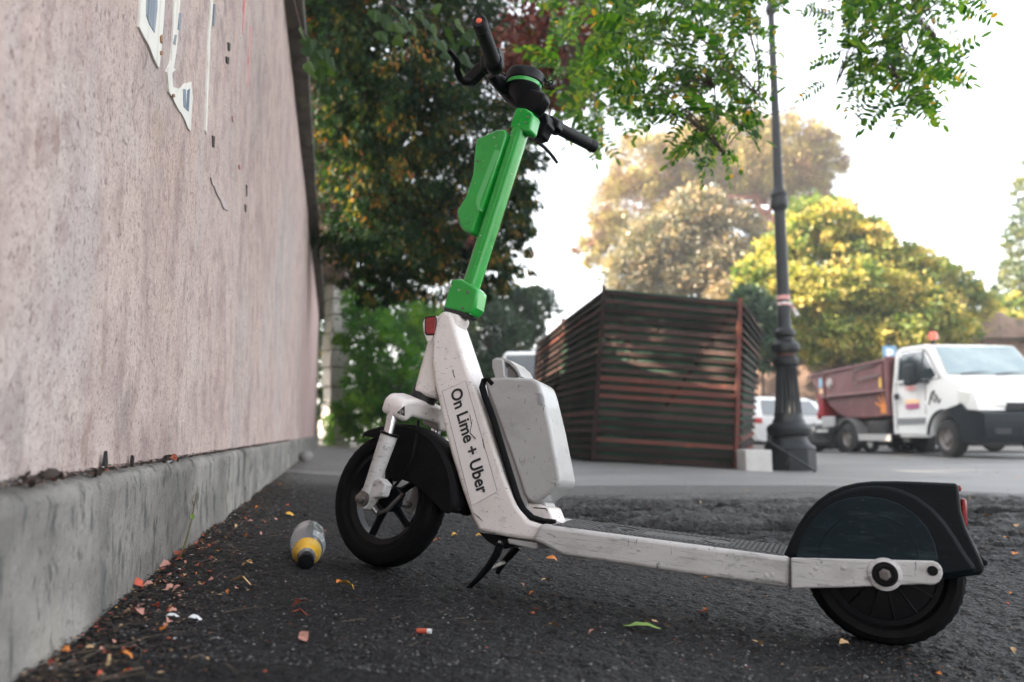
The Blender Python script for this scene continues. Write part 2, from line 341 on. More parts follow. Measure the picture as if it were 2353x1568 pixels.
patch('poster_print', [(418, 205), (424, 205), (425, 250), (420, 246)], ink, .011, .001)
patch('poster_print', [(428, 208), (434, 204), (431, 256), (426, 252)], ink, .011, .001)
patch('poster_print', [(409, 30), (414, 30), (411, 70), (406, 68)], ink, .011, .001)
patch('poster_print', [(399, 80), (403, 80), (400, 104), (396, 100)], ink, .011, .001)
patch('poster_strip', [(485, -30), (491, -30), (486, 40), (482, 90), (478, 200), (474, 310), (472, 300), (475, 200), (479, 100), (483, 40)], paper, .008, .0015)
patch('poster_strip', [(491, 10), (494, 10), (492, 60), (489, 58)], ink, .010, .001)
patch('tape_scrap', [(365, 118), (370, 117), (370, 126), (366, 127)], rust, .014)
patch('tape_scrap', [(393, 217), (397, 216), (398, 223), (394, 224)], rust, .014)
patch('tape_scrap', [(365, 84), (368, 80), (369, 100), (366, 97)], rust, .014)
patch('plaster_patch', [(484, 408), (492, 420), (505, 445), (520, 470), (523, 485), (512, 475), (500, 450)], whitep, .008, .003)
patch('paint_trace', [(560, -20), (566, -20), (561, 60), (557, 80), (558, 40)], redp, .009, .002)
patch('paint_trace', [(574, 60), (578, 60), (572, 190), (569, 200)], redp, .009, .002)
for (a, b_, c, d) in ((488, 312, 493, 340), (534, 268, 537, 281), (549, 379, 553, 390), (566, 425, 568, 452), (524, 98, 529, 118), (520, 130, 526, 148), (563, 470, 566, 488)):
    patch('paint_chip', [(a, b_), (c, b_ + 2), (c - 1, d), (a + 1, d - 3)], redp if (a in (534, 549)) else mat('chip_hole', (.05, .045, .04), .9), .008, .0015)
# ================================================================== STONE GATE PILLAR at the far end of the wall
stone = mat('grey_stone', (.38, .36, .33), .9, layers=[((2, 2, 2), .42, .62, (.50, .47, .43), .8), ((7, 7, 7), .58, .68, (.2, .19, .17), .7)], bump=[((14, 14, 14), .03)])
pc = W(768, 1030, 18.6); pil = empty('stone_pillar', (pc.x - .02, 18.6, -.0), R(38), label='tall pillar of rough stone blocks beyond the end of the pink wall', cat='pillar')
z = -.12; k = 0
while z < 4.9:
    h = .42 + random.uniform(-.05, .05); e = random.uniform(-.025, .025) + (.05 if k < 2 else 0)
    b = MB(); b.box(-.24 - e, .24 + e, -.24 - e, .24 + e, z, z + h - .025); b.build('stone_block', stone, pil, bevel=.03, seg=2); z += h; k += 1
b = MB(); b.box(-.2, .2, -.2, .2, -.15, 4.85); b.build('mortar_core', mat('dark_mortar', (.12, .11, .10), .95), pil)
# ================================================================== THE SCOOTER
def frame(O, X, Y, Z):
    m = Matrix.Identity(4)
    for i in range(3): m[i][0] = X[i]; m[i][1] = Y[i]; m[i][2] = Z[i]; m[i][3] = O[i]
    return m
S1 = frame((.6508, 1.3785, CZ - .3636), (.9203, -.3864, -.0617), (.3793, .9197, -.1012), (.0959, .0697, .9929))     # at the rear wheel's contact, x rearwards, y away, z up
S2w = frame((-.2814, 1.7833, CZ - .1489), (.7771, -.5370, -.3283), (.5154, .8423, -.1579), (.3613, -.0465, .9313))   # at the front axle, steered; z up the steering axis
S1I = S1.inverted(); S2 = S1I @ S2w
def un(M, px, py, w=0.):
    """local (x, z) on the plane y = -w of a frame, seen at a pixel"""
    MI = M.inverted(); o = MI @ Vector((0, 0, CZ)); d = MI.to_3x3() @ ray(px, py); t = (-w - o.y) / d.y; p = o + d * t; return (p.x, p.z)
def q1(l, w=0.): return [un(S1, x, y, w(un(S1, x, y, .05)) if callable(w) else w) for x, y in l]
def q2(l, w=0.): return [un(S2w, x, y, w) for x, y in l]
def p1(x, y, w=0.): a = un(S1, x, y, w); return Vector((a[0], -w, a[1]))
def p2(x, y, w=0.): a = un(S2w, x, y, w); return Vector((a[0], -w, a[1]))
white = mat('worn_white_paint', (.70, .655, .625), .42, layers=[((7, 7, 7), .45, .72, (.56, .515, .48), .7), ((24, 24, 24), .60, .72, (.42, .385, .355), .5), ((60, 60, 260), .64, .68, (.14, .13, .12), .75), ((300, 80, 60), .65, .69, (.10, .10, .10), .75), ((30, 30, 90), .62, .70, (.30, .28, .26), .6),
        ((28, 28, 28), .67, .72, (.25, .23, .21), .5), ((90, 90, 90), .71, .74, (.03, .03, .03), .8)], bump=[((120, 120, 120), .0004)], coat=.15)
deckw = mat('scuffed_white_paint', (.50, .485, .475), .5, layers=[((9, 9, 30), .45, .7, (.42, .41, .40), .6), ((22, 60, 200), .58, .68, (.16, .155, .15), .7), ((5, 60, 420), .62, .68, (.12, .115, .11), .7), ((14, 14, 26), .52, .68, (.33, .315, .30), .7), ((50, 50, 50), .66, .70, (.05, .05, .05), .8), ((160, 90, 28), .66, .70, (.07, .07, .07), .8),
        ((40, 40, 70), .62, .70, (.16, .155, .15), .7), ((10, 10, 14), .64, .72, (.22, .21, .20), .6)], bump=[((90, 90, 90), .0006)])
silver = mat('silver_grey_shell', (.36, .355, .35), .38, layers=[((8, 8, 8), .4, .7, (.37, .365, .36), .6), ((200, 80, 50), .65, .69, (.06, .06, .06), .8), ((50, 50, 260), .66, .70, (.08, .08, .08), .75), ((25, 25, 25), .60, .70, (.2, .195, .19), .6), ((5, 5, 9), .5, .68, (.24, .235, .23), .7)], coat=.2)
green = mat('lime_green_paint', (.008, .29, .03), .27, layers=[((9, 9, 9), .45, .7, (.018, .36, .05), .8), ((70, 70, 260), .69, .71, (.40, .40, .36), .9), ((45, 45, 45), .69, .71, (.34, .34, .30), .9), ((30, 30, 30), .60, .72, (.008, .15, .02), .6), ((160, 160, 60), .70, .73, (.01, .08, .02), .8)], coat=.35)
black = mat('satin_black', (.0025, .003, .004), .34, layers=[((30, 30, 30), .62, .75, (.010, .010, .011), .6)], spec=.18)
rubber = mat('black_rubber', (.0035, .0035, .004), .62, layers=[((20, 20, 20), .5, .7, (.008, .0078, .0075), .7)], bump=[((160, 160, 160), .001)], spec=.10)
gripm = mat('grip_rubber', (.006, .0065, .008), .5, layers=[((60, 60, 60), .55, .7, (.016, .016, .018), .6)], bump=[((240, 240, 240), .0015)], spec=.25)
fendm = mat('glossy_dark_plastic', (.0035, .006, .008), .38, layers=[((30, 30, 60), .62, .75, (.010, .014, .016), .5)], bump=[((25, 25, 60), .0010)], spec=.15)
coverm = mat('smeared_cover_plastic', (.0038, .0085, .0115), .35, layers=[((4, 4, 24), .42, .66, (.009, .020, .026), .9), ((16, 16, 50), .52, .7, (.004, .010, .014), .85), ((12, 12, 70), .55, .70, (.035, .055, .065), .55), ((60, 60, 160), .62, .72, (.06, .08, .09), .5)], bump=[((25, 25, 60), .0010)], spec=.15)
chrome = mat('chrome', (.62, .63, .65), .18, metal=1)
steel = mat('dull_steel', (.20, .19, .18), .45, metal=.9, layers=[((50, 50, 50), .5, .65, (.10, .07, .05), .7)])
redl = mat('red_reflector', (.30, .008, .010), .25, layers=[((420, 420, 420), .45, .6, (.13, .004, .006), .8, 'voronoi')], coat=.6)
orange = mat('orange_end_plug', (.75, .14, .07), .5)
inkb = mat('black_print', (.012, .012, .013), .6)
sticker = mat('clear_sticker', (.66, .62, .60), .35, layers=[((30, 30, 8), .6, .7, (.45, .42, .40), .6), ((150, 60, 60), .66, .70, (.15, .14, .13), .7)], coat=.3)
sc = empty('electric_scooter', mtx=S1, label='white and green electric kick scooter parked on its stand beside the pink wall', cat='scooter')
# --- frame: down tube body, head tube, deck beam, rear arm
bw = lambda p: .037 + max(0, (.59 - p[1])) * .052             # half width grows towards the deck
body = [(1018, 712), (1037, 722), (1047, 756), (1076, 854), (1097, 900), (1131, 1010), (1161, 1100), (1186, 1160), (1214, 1196), (1262, 1211), (1272, 1240), (1222, 1243), (1160, 1234), (1098, 1221), (1084, 1192), (1060, 1125), (1034, 1040), (1013, 955), (1003, 905), (997, 880), (990, 830), (992, 780), (1002, 735)]
b = MB(); b.prism(q1(body, bw), lambda p: -bw(p), lambda p: bw(p)); b.build('down_tube', white, sc, bevel=.009, seg=4)
hd = q1([(947, 903), (1003, 917), (1014, 860), (1034, 780), (1060, 724), (1017, 712), (1000, 728), (978, 790), (964, 840)], .03)
b = MB(); b.prism(hd, -.031, .031); b.build('head_tube', white, sc, bevel=.012, seg=4)
t_ = q1([(1240, 1205), (1272, 1209), (1815, 1281), (1815, 1353), (1560, 1318), (1292, 1278), (1247, 1253), (1222, 1243)], .073)
b = MB(); b.prism(t_, -.073, .073); b.v = [v + Vector((0, 0, .09 * (v.y + .073))) for v in b.v]; b.build('deck_beam', deckw, sc, bevel=.008, seg=3)
t_ = q1([(1165, 1237), (1235, 1247), (1236, 1262), (1228, 1263), (1168, 1250)], .055); b = MB(); b.prism(t_, -.055, .055); b.build('underside_box', silver, sc, bevel=.003)
arm = [(1817, 1282), (2125, 1289)] + [(2140 + 27 * math.sin(a), 1317 - 28 * math.cos(a)) for a in np.linspace(.2, math.pi - .1, 9)] + [(2120, 1343), (1960, 1350), (1817, 1353)]
ar = q1(arm, .080)
for w0, w1 in ((-.080, -.066), (.066, .080)): b = MB(); b.prism(ar, w0, w1); b.build('rear_arm', deckw, sc, bevel=.003)
c_ = p1(2033, 1320, .080); m_ = MB()
m_.lathe([(0, 0), (.027, 0), (.0265, .0022), (.0205, .0045), (.0195, .002), (0, .002)], c_, (0, -1, 0)); m_.build('axle_ring', deckw, sc)
m_ = MB(); m_.lathe([(0, .001), (.0200, .001), (.0195, .0052), (.0150, .0056), (.0145, .003), (0, .003)], c_, (0, -1, 0), 24); m_.build('axle_recess', black, sc)
m_ = MB(); m_.lathe([(.0001, .003), (.0095, .003), (.0095, .008), (.0045, .0085), (.0045, .006), (.0001, .006)], c_, (0, -1, 0), 6); m_.build('axle_nut', steel, sc)
c_ = p1(2143, 1312, .0805); m_ = MB(); m_.lathe([(0, .0), (.008, .0), (.008, .001), (0, .001)], c_, (0, -1, 0), 16); m_.build('arm_hole', black, sc)
for (x, y) in ((1938, 1306), (1875, 1307), (1760, 1322), (1775, 1321)):
    c_ = p1(x, y, .0805 if x > 1815 else .0732); m_ = MB(); m_.lathe([(0, .0006), (.003, .0006), (.0045, 0)], c_, (0, -1, 0), 14); m_.build('dimple', deckw, sc)
# --- deck mat with raised hexagons
matm = mat('grey_grip_mat', (.055, .056, .057), .6, layers=[((20, 20, 20), .5, .7, (.09, .088, .085), .7)])
mat_near = q1([(1272, 1208.5), (1801, 1277.5)], .066); x0, z0 = mat_near[0]; x1, z1 = mat_near[1]
def deckz(x): return z0 + (z1 - z0) * (x - x0) / (x1 - x0)
b = MB(); b.prism([(x0 - .004, z0 + .001), (x1, z1 + .001), (x1, z1 - .004), (x0 - .004, z0 - .004)], -.066, .066); b.v = [v + Vector((0, 0, .09 * (v.y + .066))) for v in b.v]; b.build('deck_mat', matm, sc, bevel=.001, seg=2)
hx = MB(); r_ = .0052
for i in range(int((x1 - x0) / (r_ * 1.8))):
    for j in range(-12, 13):
        x = x0 + .006 + i * r_ * 1.8; y = j * r_ * 2.08 + (i % 2) * r_ * 1.04
        u_ = (x - x0) / (x1 - x0)
        if abs(y) > .061: continue
        if ((u_ - .27) / .10) ** 2 + (y / .042) ** 2 < 1 or ((u_ - .72) / .06) ** 2 + (y / .036) ** 2 < 1 or (.40 < u_ < .64 and abs(y) < .030): continue
        hx.prism([(x + r_ * math.cos(a) * .86, y + r_ * math.sin(a) * .86) for a in np.arange(6) * math.pi / 3], deckz(x) + .0005, deckz(x) + .0024, 'xy')
hx.v = [v + Vector((0, 0, .09 * (v.y + .066))) for v in hx.v]; hx.build('raised_hexagons', matm, sc, smooth=0, kind='stuff')
def ringmb(cx, ry, rx, n=40):
    m = MB(); pts = [(cx + rx * math.cos(a), ry * math.sin(a)) for a in np.linspace(0, 2 * math.pi, n, endpoint=False)]
    m.tube([Vector((x, y, deckz(x) + .002)) for x, y in pts + [pts[0]]], .0013, 6); return m
L_ = x1 - x0; m_ = ringmb(x0 + L_ * .27, .040, L_ * .095)
for a in range(8):
    t = a * math.pi / 4; cx = x0 + L_ * .27
    m_.tube([Vector((cx + math.cos(t) * L_ * .02, math.sin(t) * .010, deckz(cx) + .002)), Vector((cx + math.cos(t) * L_ * .075, math.sin(t) * .031, deckz(cx + math.cos(t) * L_ * .075) + .002))], .001, 5)
m2_ = ringmb(x0 + L_ * .72, .034, L_ * .055)
for q_ in (m_, m2_): q_.v = [v + Vector((0, 0, .09 * (v.y + .066))) for v in q_.v]; q_.build('mat_emblem', matm, sc)
def text_obj(name, s, m, M, size=None, width=None, parent=sc, ext=.0004, wscale=1.0):
    """lettering as flat mesh; M maps text x,y,z to the parent frame; fitted to a width"""
    c = bpy.data.curves.new('t', 'FONT'); c.body = s; c.extrude = 0; c.size = 1; c.align_x = 'LEFT'; c.offset = .026; c.resolution_u = 4
    o = bpy.data.objects.new('t', c); COL.objects.link(o); bpy.context.view_layer.update()
    me = bpy.data.meshes.new_from_object(o.evaluated_get(bpy.context.evaluated_depsgraph_get())); bpy.data.objects.remove(o)
    xs_ = [v.co.x for v in me.vertices]; w = max(xs_) - min(xs_); k = (width / w) if width else size
    me.transform(M @ Matrix.Diagonal((k, k * wscale, k, 1)) @ Matrix.Translation((-min(xs_), 0, 0)))
    me.name = name; me.materials.clear(); me.materials.append(m)
    o = bpy.data.objects.new(name, me); COL.objects.link(o); o.parent = parent; return o
def textM(a, b, n):          # text from a towards b, facing n
    X = (b - a).normalized(); Z_ = Vector(n); Z_ = (Z_ - X * Z_.dot(X)).normalized(); Y_ = Z_.cross(X); return frame(a, X, Y_, Z_)
# the sticker and lettering lie on the tapering side of the down tube
k_ = .052; side_n = Vector((0, -1, -k_)).normalized()
def on_side(px, py, off):
    w = .05
    for _ in range(6): a = un(S1, px, py, w); w = bw(a) + off
    return Vector((a[0], -w, a[1]))
st = [on_side(*p, .0006) for p in ((1016, 900), (1070, 875), (1143, 1130), (1083, 1163))]
m_ = MB(); ids = [m_.P(p) for p in st]; m_.F(*ids); m_.build('body_sticker', sticker, sc, smooth=0)
m_ = MB(); m_.tube([on_side(*p, .0008) for p in ((1016, 900), (1070, 875), (1143, 1130), (1083, 1163), (1016, 900))], .0004, 4); m_.build('sticker_edge', inkb, sc)
a_, b_ = on_side(1035, 899, .0012), on_side(1098, 1138, .0012)
text_obj('body_lettering', 'On Lime + Uber', inkb, textM(a_, b_, side_n), width=(b_ - a_).length, wscale=1.12)
a_, b_ = p1(1732, 1333, .0738), p1(1800, 1343, .0738)
text_obj('serial_number', 'LMGE1021001346', mat('grey_print', (.16, .15, .15), .7), textM(a_, b_, (0, -1, 0)), width=(b_ - a_).length)
# scratches
for pts in ([(1041, 850), (1043, 862), (1045, 868)], [(1088, 1180), (1098, 1187), (1108, 1196)], [(1119, 905), (1128, 960)], [(1080, 955), (1084, 975), (1080, 996), (1092, 1008)], [(1110, 1010), (1112, 1030)]):
    for d_ in range(3):
        scr = MB(); scr.tube([on_side(x + random.uniform(-1, 1) * d_, y + random.uniform(-2, 2), .0008) for x, y in pts], random.uniform(.0003, .0007), 4); scr.build('scratch', inkb, sc)
# vertical notch between the deck and the body, panel seam on the rear arm
m_ = MB(); m_.tube([p1(1816, 1282, .0806), p1(1816, 1353, .0806)], .0009, 5); m_.build('arm_seam', inkb, sc)
# --- side reflector
rf_ = q1([(976, 730), (1003, 725), (1006, 735), (1000, 765), (984, 795), (978, 780), (972, 762), (970, 742)], .036); b = MB(); b.prism(rf_, -.036, .036); b.build('reflector_housing', white, sc, bevel=.004)
rf_ = q1([(979, 731), (998, 728), (1001, 733), (999, 764), (996, 768), (982, 768), (978, 764)], .038); b = MB(); b.prism(rf_, -.0385, -.034); o_ = b.build('reflector', redl, sc, bevel=.0012)
b = MB(); b.prism(q1([(976.5, 728), (1000, 725.5), (1003.5, 732), (1001.5, 766), (997, 771), (980, 771), (975.5, 765)], .037), -.0374, -.034); b.build('reflector_rim', black, sc, bevel=.001)
# --- battery, seal, latch
BW = .052
bat = empty('battery', mtx=Matrix.Identity(4)); bat.parent = sc
bt = q1([(1112, 878), (1124, 868), (1160, 866), (1222, 869), (1238, 878), (1247, 905), (1266, 985), (1288, 1100), (1288, 1112), (1280, 1122), (1236, 1156), (1228, 1159), (1212, 1152), (1202, 1135), (1178, 1060), (1140, 955)], BW)
b = MB(); b.prism(bt, -BW, BW); b.build('battery_case', silver, bat, bevel=.011, seg=5)
hl_ = q1([(1131, 828), (1137, 824), (1156, 826), (1158, 836), (1160, 862), (1166, 872), (1168, 896), (1146, 897), (1142, 880), (1131, 845)], .046)
b = MB(); b.prism(hl_, -.048, -.036); b.build('battery_handle', silver, bat, bevel=.003)
b = MB(); b.prism(hl_, .036, .048); b.build('battery_handle', silver, bat, bevel=.003)
hs_ = q1([(1134, 826), (1142, 822), (1158, 823), (1173, 829), (1188, 843), (1200, 866), (1195, 869), (1184, 850), (1171, 837), (1157, 830), (1143, 829), (1136, 832)], .040)
b = MB(); b.prism(hs_, -.042, .042); b.build('handle_strap', silver, bat, bevel=.0015, seg=2)
for i in range(7):
    f_ = i / 6; pa, pb = Vector((hs_[9][0], 0, hs_[9][1])), Vector((hs_[6][0], 0, hs_[6][1])); p = pa.lerp(pb, f_) + Vector((-.001, 0, -.001)); m_ = MB(); m_.tube([p + Vector((0, -.03, 0)), p + Vector((0, .03, 0))], .0008, 5); m_.build('grip_rib', black, bat)
c_ = p1(1268, 900, BW * .2)
em = MB(); Xr = (p1(1262, 985, 0) - p1(1243, 905, 0)).normalized(); cen = p1(1243, 918, BW + .0015); Nn = Vector((Xr.z * -1, 0, Xr.x)); Nn = Nn if Nn.x > 0 else -Nn
for rr in (.013, .0105):
    em.tube([cen + Xr * rr * math.cos(t) + Nn * rr * .55 * math.sin(t) for t in np.linspace(0, 2 * math.pi, 25)], .0005, 4)
for t in np.arange(6) * math.pi / 3: em.tube([cen + (Xr * math.cos(t) + Nn * .55 * math.sin(t)) * .002, cen + (Xr * math.cos(t) + Nn * .55 * math.sin(t)) * .0105], .0005, 4)
em.build('citrus_emblem', mat('emblem_grey', (.3, .3, .31), .5), bat)
seal = [(1133, 884), (1122, 872), (1111, 874), (1106, 890), (1112, 912), (1130, 960), (1150, 1025), (1170, 1090), (1187, 1145), (1200, 1172), (1220, 1190), (1245, 1198), (1272, 1201)]
m_ = MB(); m_.tube([p1(x, y, .050) for x, y in seal], .0055, 8); m_.build('rubber_seal', rubber, sc)
m_ = MB(); m_.tube([p1(x + 5, y - 2, .046) for x, y in seal[1:]], .0045, 8); m_.build('rubber_seal', black, sc)
b = MB(); b.prism(q1([(1117, 884), (1150, 890), (1212, 1140), (1218, 1180), (1200, 1165), (1180, 1100), (1140, 985)], .04), -.044, .044); b.build('battery_dock', silver, sc, bevel=.004)
b = MB(); b.prism(q1([(1207, 1155), (1236, 1158), (1262, 1168), (1270, 1190), (1276, 1200), (1240, 1196), (1216, 1184), (1206, 1170)], .038), -.040, .040); b.build('latch', white, sc, bevel=.007, seg=4)
b = MB(); b.prism(q1([(1216, 1150), (1252, 1154), (1256, 1166), (1220, 1166)], .03), -.030, .030); b.build('latch_button', silver, sc, bevel=.003)
m_ = MB(); m_.tube([p1(1226, 1167, .040), p1(1254, 1169, .040), p1(1258, 1174, .040)], .0012, 6); m_.build('latch_slot', black, sc)
b = MB(); b.prism(q1([(1262, 1192), (1290, 1200), (1296, 1206), (1262, 1204)], .03), -.03, .03); b.build('latch_toe', white, sc, bevel=.002)
# --- rear fender and lights
arcp = [(1799, 1279), (1815, 1243), (1832, 1208), (1852, 1178), (1876, 1152), (1905, 1131), (1937, 1117), (1970, 1109), (2005, 1105.5), (2060, 1105), (2120, 1107), (2195, 1110), (2203, 1113), (2206, 1140), (2210, 1175), (2222, 1214), (2240, 1252), (2256, 1285), (2263, 1303), (2261, 1316), (2252, 1322), (2225, 1325), (2168, 1331), (2120, 1335), (1990, 1310), (1860, 1290)]
fp = q1(arcp, .062); b = MB(); b.prism(fp, -.062, .062); fen = b.build('rear_fender', fendm, sc, bevel=.013, seg=5)
blg = [(1803, 1280), (1818, 1246), (1836, 1212), (1856, 1182), (1880, 1157), (1908, 1137), (1940, 1123), (1972, 1115), (2005, 1112), (2040, 1114), (2075, 1122), (2110, 1138), (2145, 1164), (2175, 1196), (2200, 1232), (2222, 1268), (2245, 1300), (2248, 1318), (2168, 1329), (2120, 1333), (1990, 1308), (1860, 1289)]
b = MB(); b.prism(q1(blg, .064), -.0645, .0645); b.build('fender_bulge', fendm, fen, bevel=.009, seg=4)
inn = [(1829, 1280), (1840, 1240), (1860, 1205), (1886, 1176), (1918, 1155), (1955, 1144), (1990, 1141), (2030, 1146), (2065, 1158), (2100, 1180), (2130, 1212), (2148, 1250), (2155, 1285), (2150, 1300), (1990, 1300), (1880, 1290)]
ip = q1(inn, .0625); b = MB(); b.prism(ip, -.0655, -.058); b.build('side_cover', coverm, fen, bevel=.0012, seg=2)
ip = q1([(1880, 1285), (1884, 1255), (1900, 1222), (1928, 1197), (1965, 1184), (2005, 1183), (2045, 1192), (2080, 1212), (2104, 1245), (2112, 1288)], .0636); m_ = MB(); m_.tube([Vector((p[0], -.0655, p[1])) for p in ip], .0009, 5); m_.build('cover_ridge', fendm, fen)
b = MB(); b.prism(q1([(2207, 1146), (2219, 1146), (2222, 1160), (2224, 1205), (2219, 1212), (2213, 1205), (2208, 1180)], .03), -.034, .034); b.build('tail_light', redl, sc, bevel=.003)
b = MB(); b.prism(q1([(2200, 1114), (2208, 1116), (2211, 1122), (2208, 1130), (2201, 1130)], .02), -.02, .02); b.build('tail_reflector', redl, sc, bevel=.002)
b = MB(); b.prism(q1([(2236, 1262), (2246, 1266), (2262, 1284), (2271, 1290), (2270, 1298), (2256, 1304), (2248, 1290)], .01), -.012, .012); b.build('plate_bracket', black, sc, bevel=.002)
def wheel(name, M, rad, wid, c, spokes, rim_in, hub, parent, dark=black):
    e = empty(name); e.parent = parent; e.matrix_local = Matrix.Identity(4)
    sr = rad * .155; tw = wid / 2; ax = M.to_3x3() @ Vector((0, 1, 0)); o = M @ Vector(c)
    # tyre section
    sec = [(rad - sr * 1.75, -tw * .62), (rad - sr * 1.4, -tw * .92), (rad - sr * .8, -tw), (rad - sr * .35, -tw * .86), (rad - sr * .1, -tw * .55), (rad, -tw * .2), (rad, tw * .2), (rad - sr * .1, tw * .55), (rad - sr * .35, tw * .86), (rad - sr * .8, tw), (rad - sr * 1.4, tw * .92), (rad - sr * 1.75, tw * .62)]
    m = MB(); m.lathe(sec, o, ax, 72, closed=True); t = m.build('tyre', rubber, e)
    g = MB()
    for k in range(44):
        a = 2 * math.pi * k / 44; uu = ax.orthogonal().normalized(); ww = ax.cross(uu)
        for sgn in (-1, 1):
            pp = []
            for f in (0, .5, 1):
                d = uu * math.cos(a + f * .09 * sgn) + ww * math.sin(a + f * .09 * sgn); h = sgn * tw * (.15 + .62 * f); pp.append(o + d * (rad + .0004 - (f ** 2) * sr * .22) + ax * h)
            g.tube(pp, .0006, 4)
    g.build('tread_blocks', rubber, e, kind='stuff')
    r0 = rad - sr * 1.75
    sec = [(r0 + .002, -tw * .66), (r0 + .003, tw * .66), (r0 - .008, tw * .66), (rim_in, tw * .35), (rim_in, -tw * .35), (r0 - .008, -tw * .66)]
    m = MB(); m.lathe(sec, o, ax, 64, closed=True); m.build('rim', dark, e)
    m = MB(); m.lathe([(0, -tw * .7), (hub * .8, -tw * .7), (hub, -tw * .5), (hub, tw * .5), (hub * .8, tw * .7), (0, tw * .7)], o, ax, 32); m.build('hub', dark, e)
    uu = ax.orthogonal().normalized(); ww = ax.cross(uu)
    for k in range(spokes):
        a = 2 * math.pi * (k + .18) / spokes; d = uu * math.cos(a) + ww * math.sin(a); m = MB()
        m.tube([o + d * hub * .8, o + d * (hub * .5 + rim_in * .5), o + d * (rim_in + .004)], [(tw * .34, .011), (tw * .3, .008), (tw * .3, .009)], 8, flat=tuple(ax.cross(d))); m.build('spoke', dark, e)
    return e, o, ax
rw = p1(2033, 1320, .0)
rc = Vector((un(S1, 2033, 1320, .08)[0], 0, .127))
e_, o_, ax_ = wheel('rear_wheel', Matrix.Identity(4), .128, .068, rc, 0, .075, .04, sc)
m_ = MB(); m_.lathe([(0, -.020), (.03, -.024), (.09, -.020), (.092, .02), (0, .02)], o_, (0, 1, 0), 48); m_.build('motor_cover', black, e_)
for k in range(14):
    a = 2 * math.pi * k / 14; d = Vector((math.cos(a), 0, math.sin(a))); m_ = MB(); m_.tube([o_ + d * .035 + Vector((0, -.0245, 0)), o_ + d * .085 + Vector((0, -.0225, 0))], .0015, 5); m_.build('cover_rib', black, e_)
# --- front wheel, fork, fender
e_, fo, fax = wheel('front_wheel', S2, .152, .058, (0, 0, 0), 5, .090, .030, sc)
def leg(sgn):
    w = .082 * sgn
    e = empty('fork_leg'); e.parent = sc; e.matrix_local = Matrix.Identity(4)
    top, mid, bot = p2(905, 955, .080), p2(896, 1000, .080), p2(845, 1148, .080)
    f = lambda p: Vector((p.x, -w, p.z))
    T, Mi, B = f(top), f(mid), f(bot); dr = (B - Mi)
    m = MB(S2); m.tube([T + (T - Mi) * .5, Mi + dr * .1], .0125, 18); m.build('stanchion', chrome, e)
    m = MB(S2); m.tube([Mi, Mi + dr * .02, Mi + dr * .25, Mi + dr * .7, B + dr * .06], [.0185, .0195, .0185, .0165, .016], 20); m.build('lower_tube', deckw, e)
    m = MB(S2); m.tube([Mi - dr * .03, Mi + dr * .005], .0215, 20); m.build('fork_seal', black, e)
    c = B + Vector((0, -.004 * sgn, 0)); a = Vector((0, -sgn, 0))
    b = MB(S2); q = [(B.x - .018, B.z - .010), (B.x - .008, B.z - .022), (B.x + .012, B.z - .020), (B.x + .024, B.z + .012), (B.x + .046, B.z + .024), (B.x + .044, B.z + .052), (B.x + .022, B.z + .058), (B.x + .004, B.z + .045), (B.x - .016, B.z + .02)]
    b.prism(q, -w - .012, -w + .012); b.build('dropout', deckw, e, bevel=.004)
    m = MB(S2); m.lathe([(0, .006), (.017, .006), (.017, .011), (.010, .012), (.010, .022), (.004, .024), (0, .024)], Vector((B.x, -w, B.z)) + a * .006, a, 6 if 0 else 20); m.build('axle_nut', steel, e)
    return T, Mi, B
T_, Mi_, B_ = leg(1); leg(-1)
m_ = MB(S2); m_.tube([(B_.x, -.075, B_.z), (B_.x, .075, B_.z)], .008, 12); m_.build('front_axle', steel, sc)
m_ = MB(S2)
cz = T_.z + .006; cx = T_.x - .004
cr = [(-.094, cz - .008), (-.097, cz + .022), (-.085, cz + .038), (-.050, cz + .046), (.050, cz + .046), (.085, cz + .038), (.097, cz + .022), (.094, cz - .008), (.060, cz - .012), (.048, cz + .004), (-.048, cz + .004), (-.060, cz - .012)]
m_.prism(cr, cx - .028, cx + .030, 'yz'); crw = m_.build('fork_crown', white, sc, bevel=.009, seg=4)
m_ = MB(S2); m_.tube([(cx, 0, cz + .04), (cx - .004, 0, cz + .075)], .030, 24); m_.build('crown_race', inkb, sc)
# warning triangle on the crown's near end
w_ = .0976; ct = un(S2w, 924, 945, w_); m_ = MB(S2); m_.prism([(ct[0] - .012, ct[1] - .008), (ct[0] + .012, ct[1] - .008), (ct[0] + .001, ct[1] + .012)], -w_ - .0006, -w_ + .001); m_.build('warning_sticker', inkb, crw, smooth=0)
m_ = MB(S2); m_.tube([(ct[0] + .0045 * math.cos(t), -w_ - .001, ct[1] - .002 + .0045 * math.sin(t)) for t in np.linspace(0, 6.28, 17)], .0005, 4); m_.tube([(ct[0] - .003, -w_ - .001, ct[1] - .004), (ct[0] + .003, -w_ - .001, ct[1])], .0005, 4); m_.build('sticker_symbol', sticker, crw)
c2 = un(S2w, 953, 938, .1); 
# fender, a shell over the wheel
ff = [(833, 1003), (838, 994), (868, 984), (905, 979), (935, 981), (962, 990), (990, 1010), (1012, 1040), (1028, 1075), (1036, 1115), (1040, 1155), (1038, 1178), (1030, 1181), (1018, 1178), (1002, 1160), (985, 1142), (962, 1124), (945, 1110), (925, 1103), (905, 1108), (890, 1090), (885, 1050), (880, 1020), (862, 1006)]
fq = q2(ff, .036)
ffs = empty('front_fender'); ffs.parent = sc; ffs.matrix_local = Matrix.Identity(4)
m_ = MB(S2); m_.prism(fq, -.038, -.034); m_.build('fender_side', rubber, ffs, bevel=.002)
m_ = MB(S2); m_.prism(fq, .034, .038); m_.build('fender_side', rubber, ffs, bevel=.002)
out = fq[:12]; m_ = MB(S2); n_ = len(out)
prf = [(-.038, -.004), (-.034, .003), (-.022, .007), (0, .009), (.022, .007), (.034, .003), (.038, -.004)]
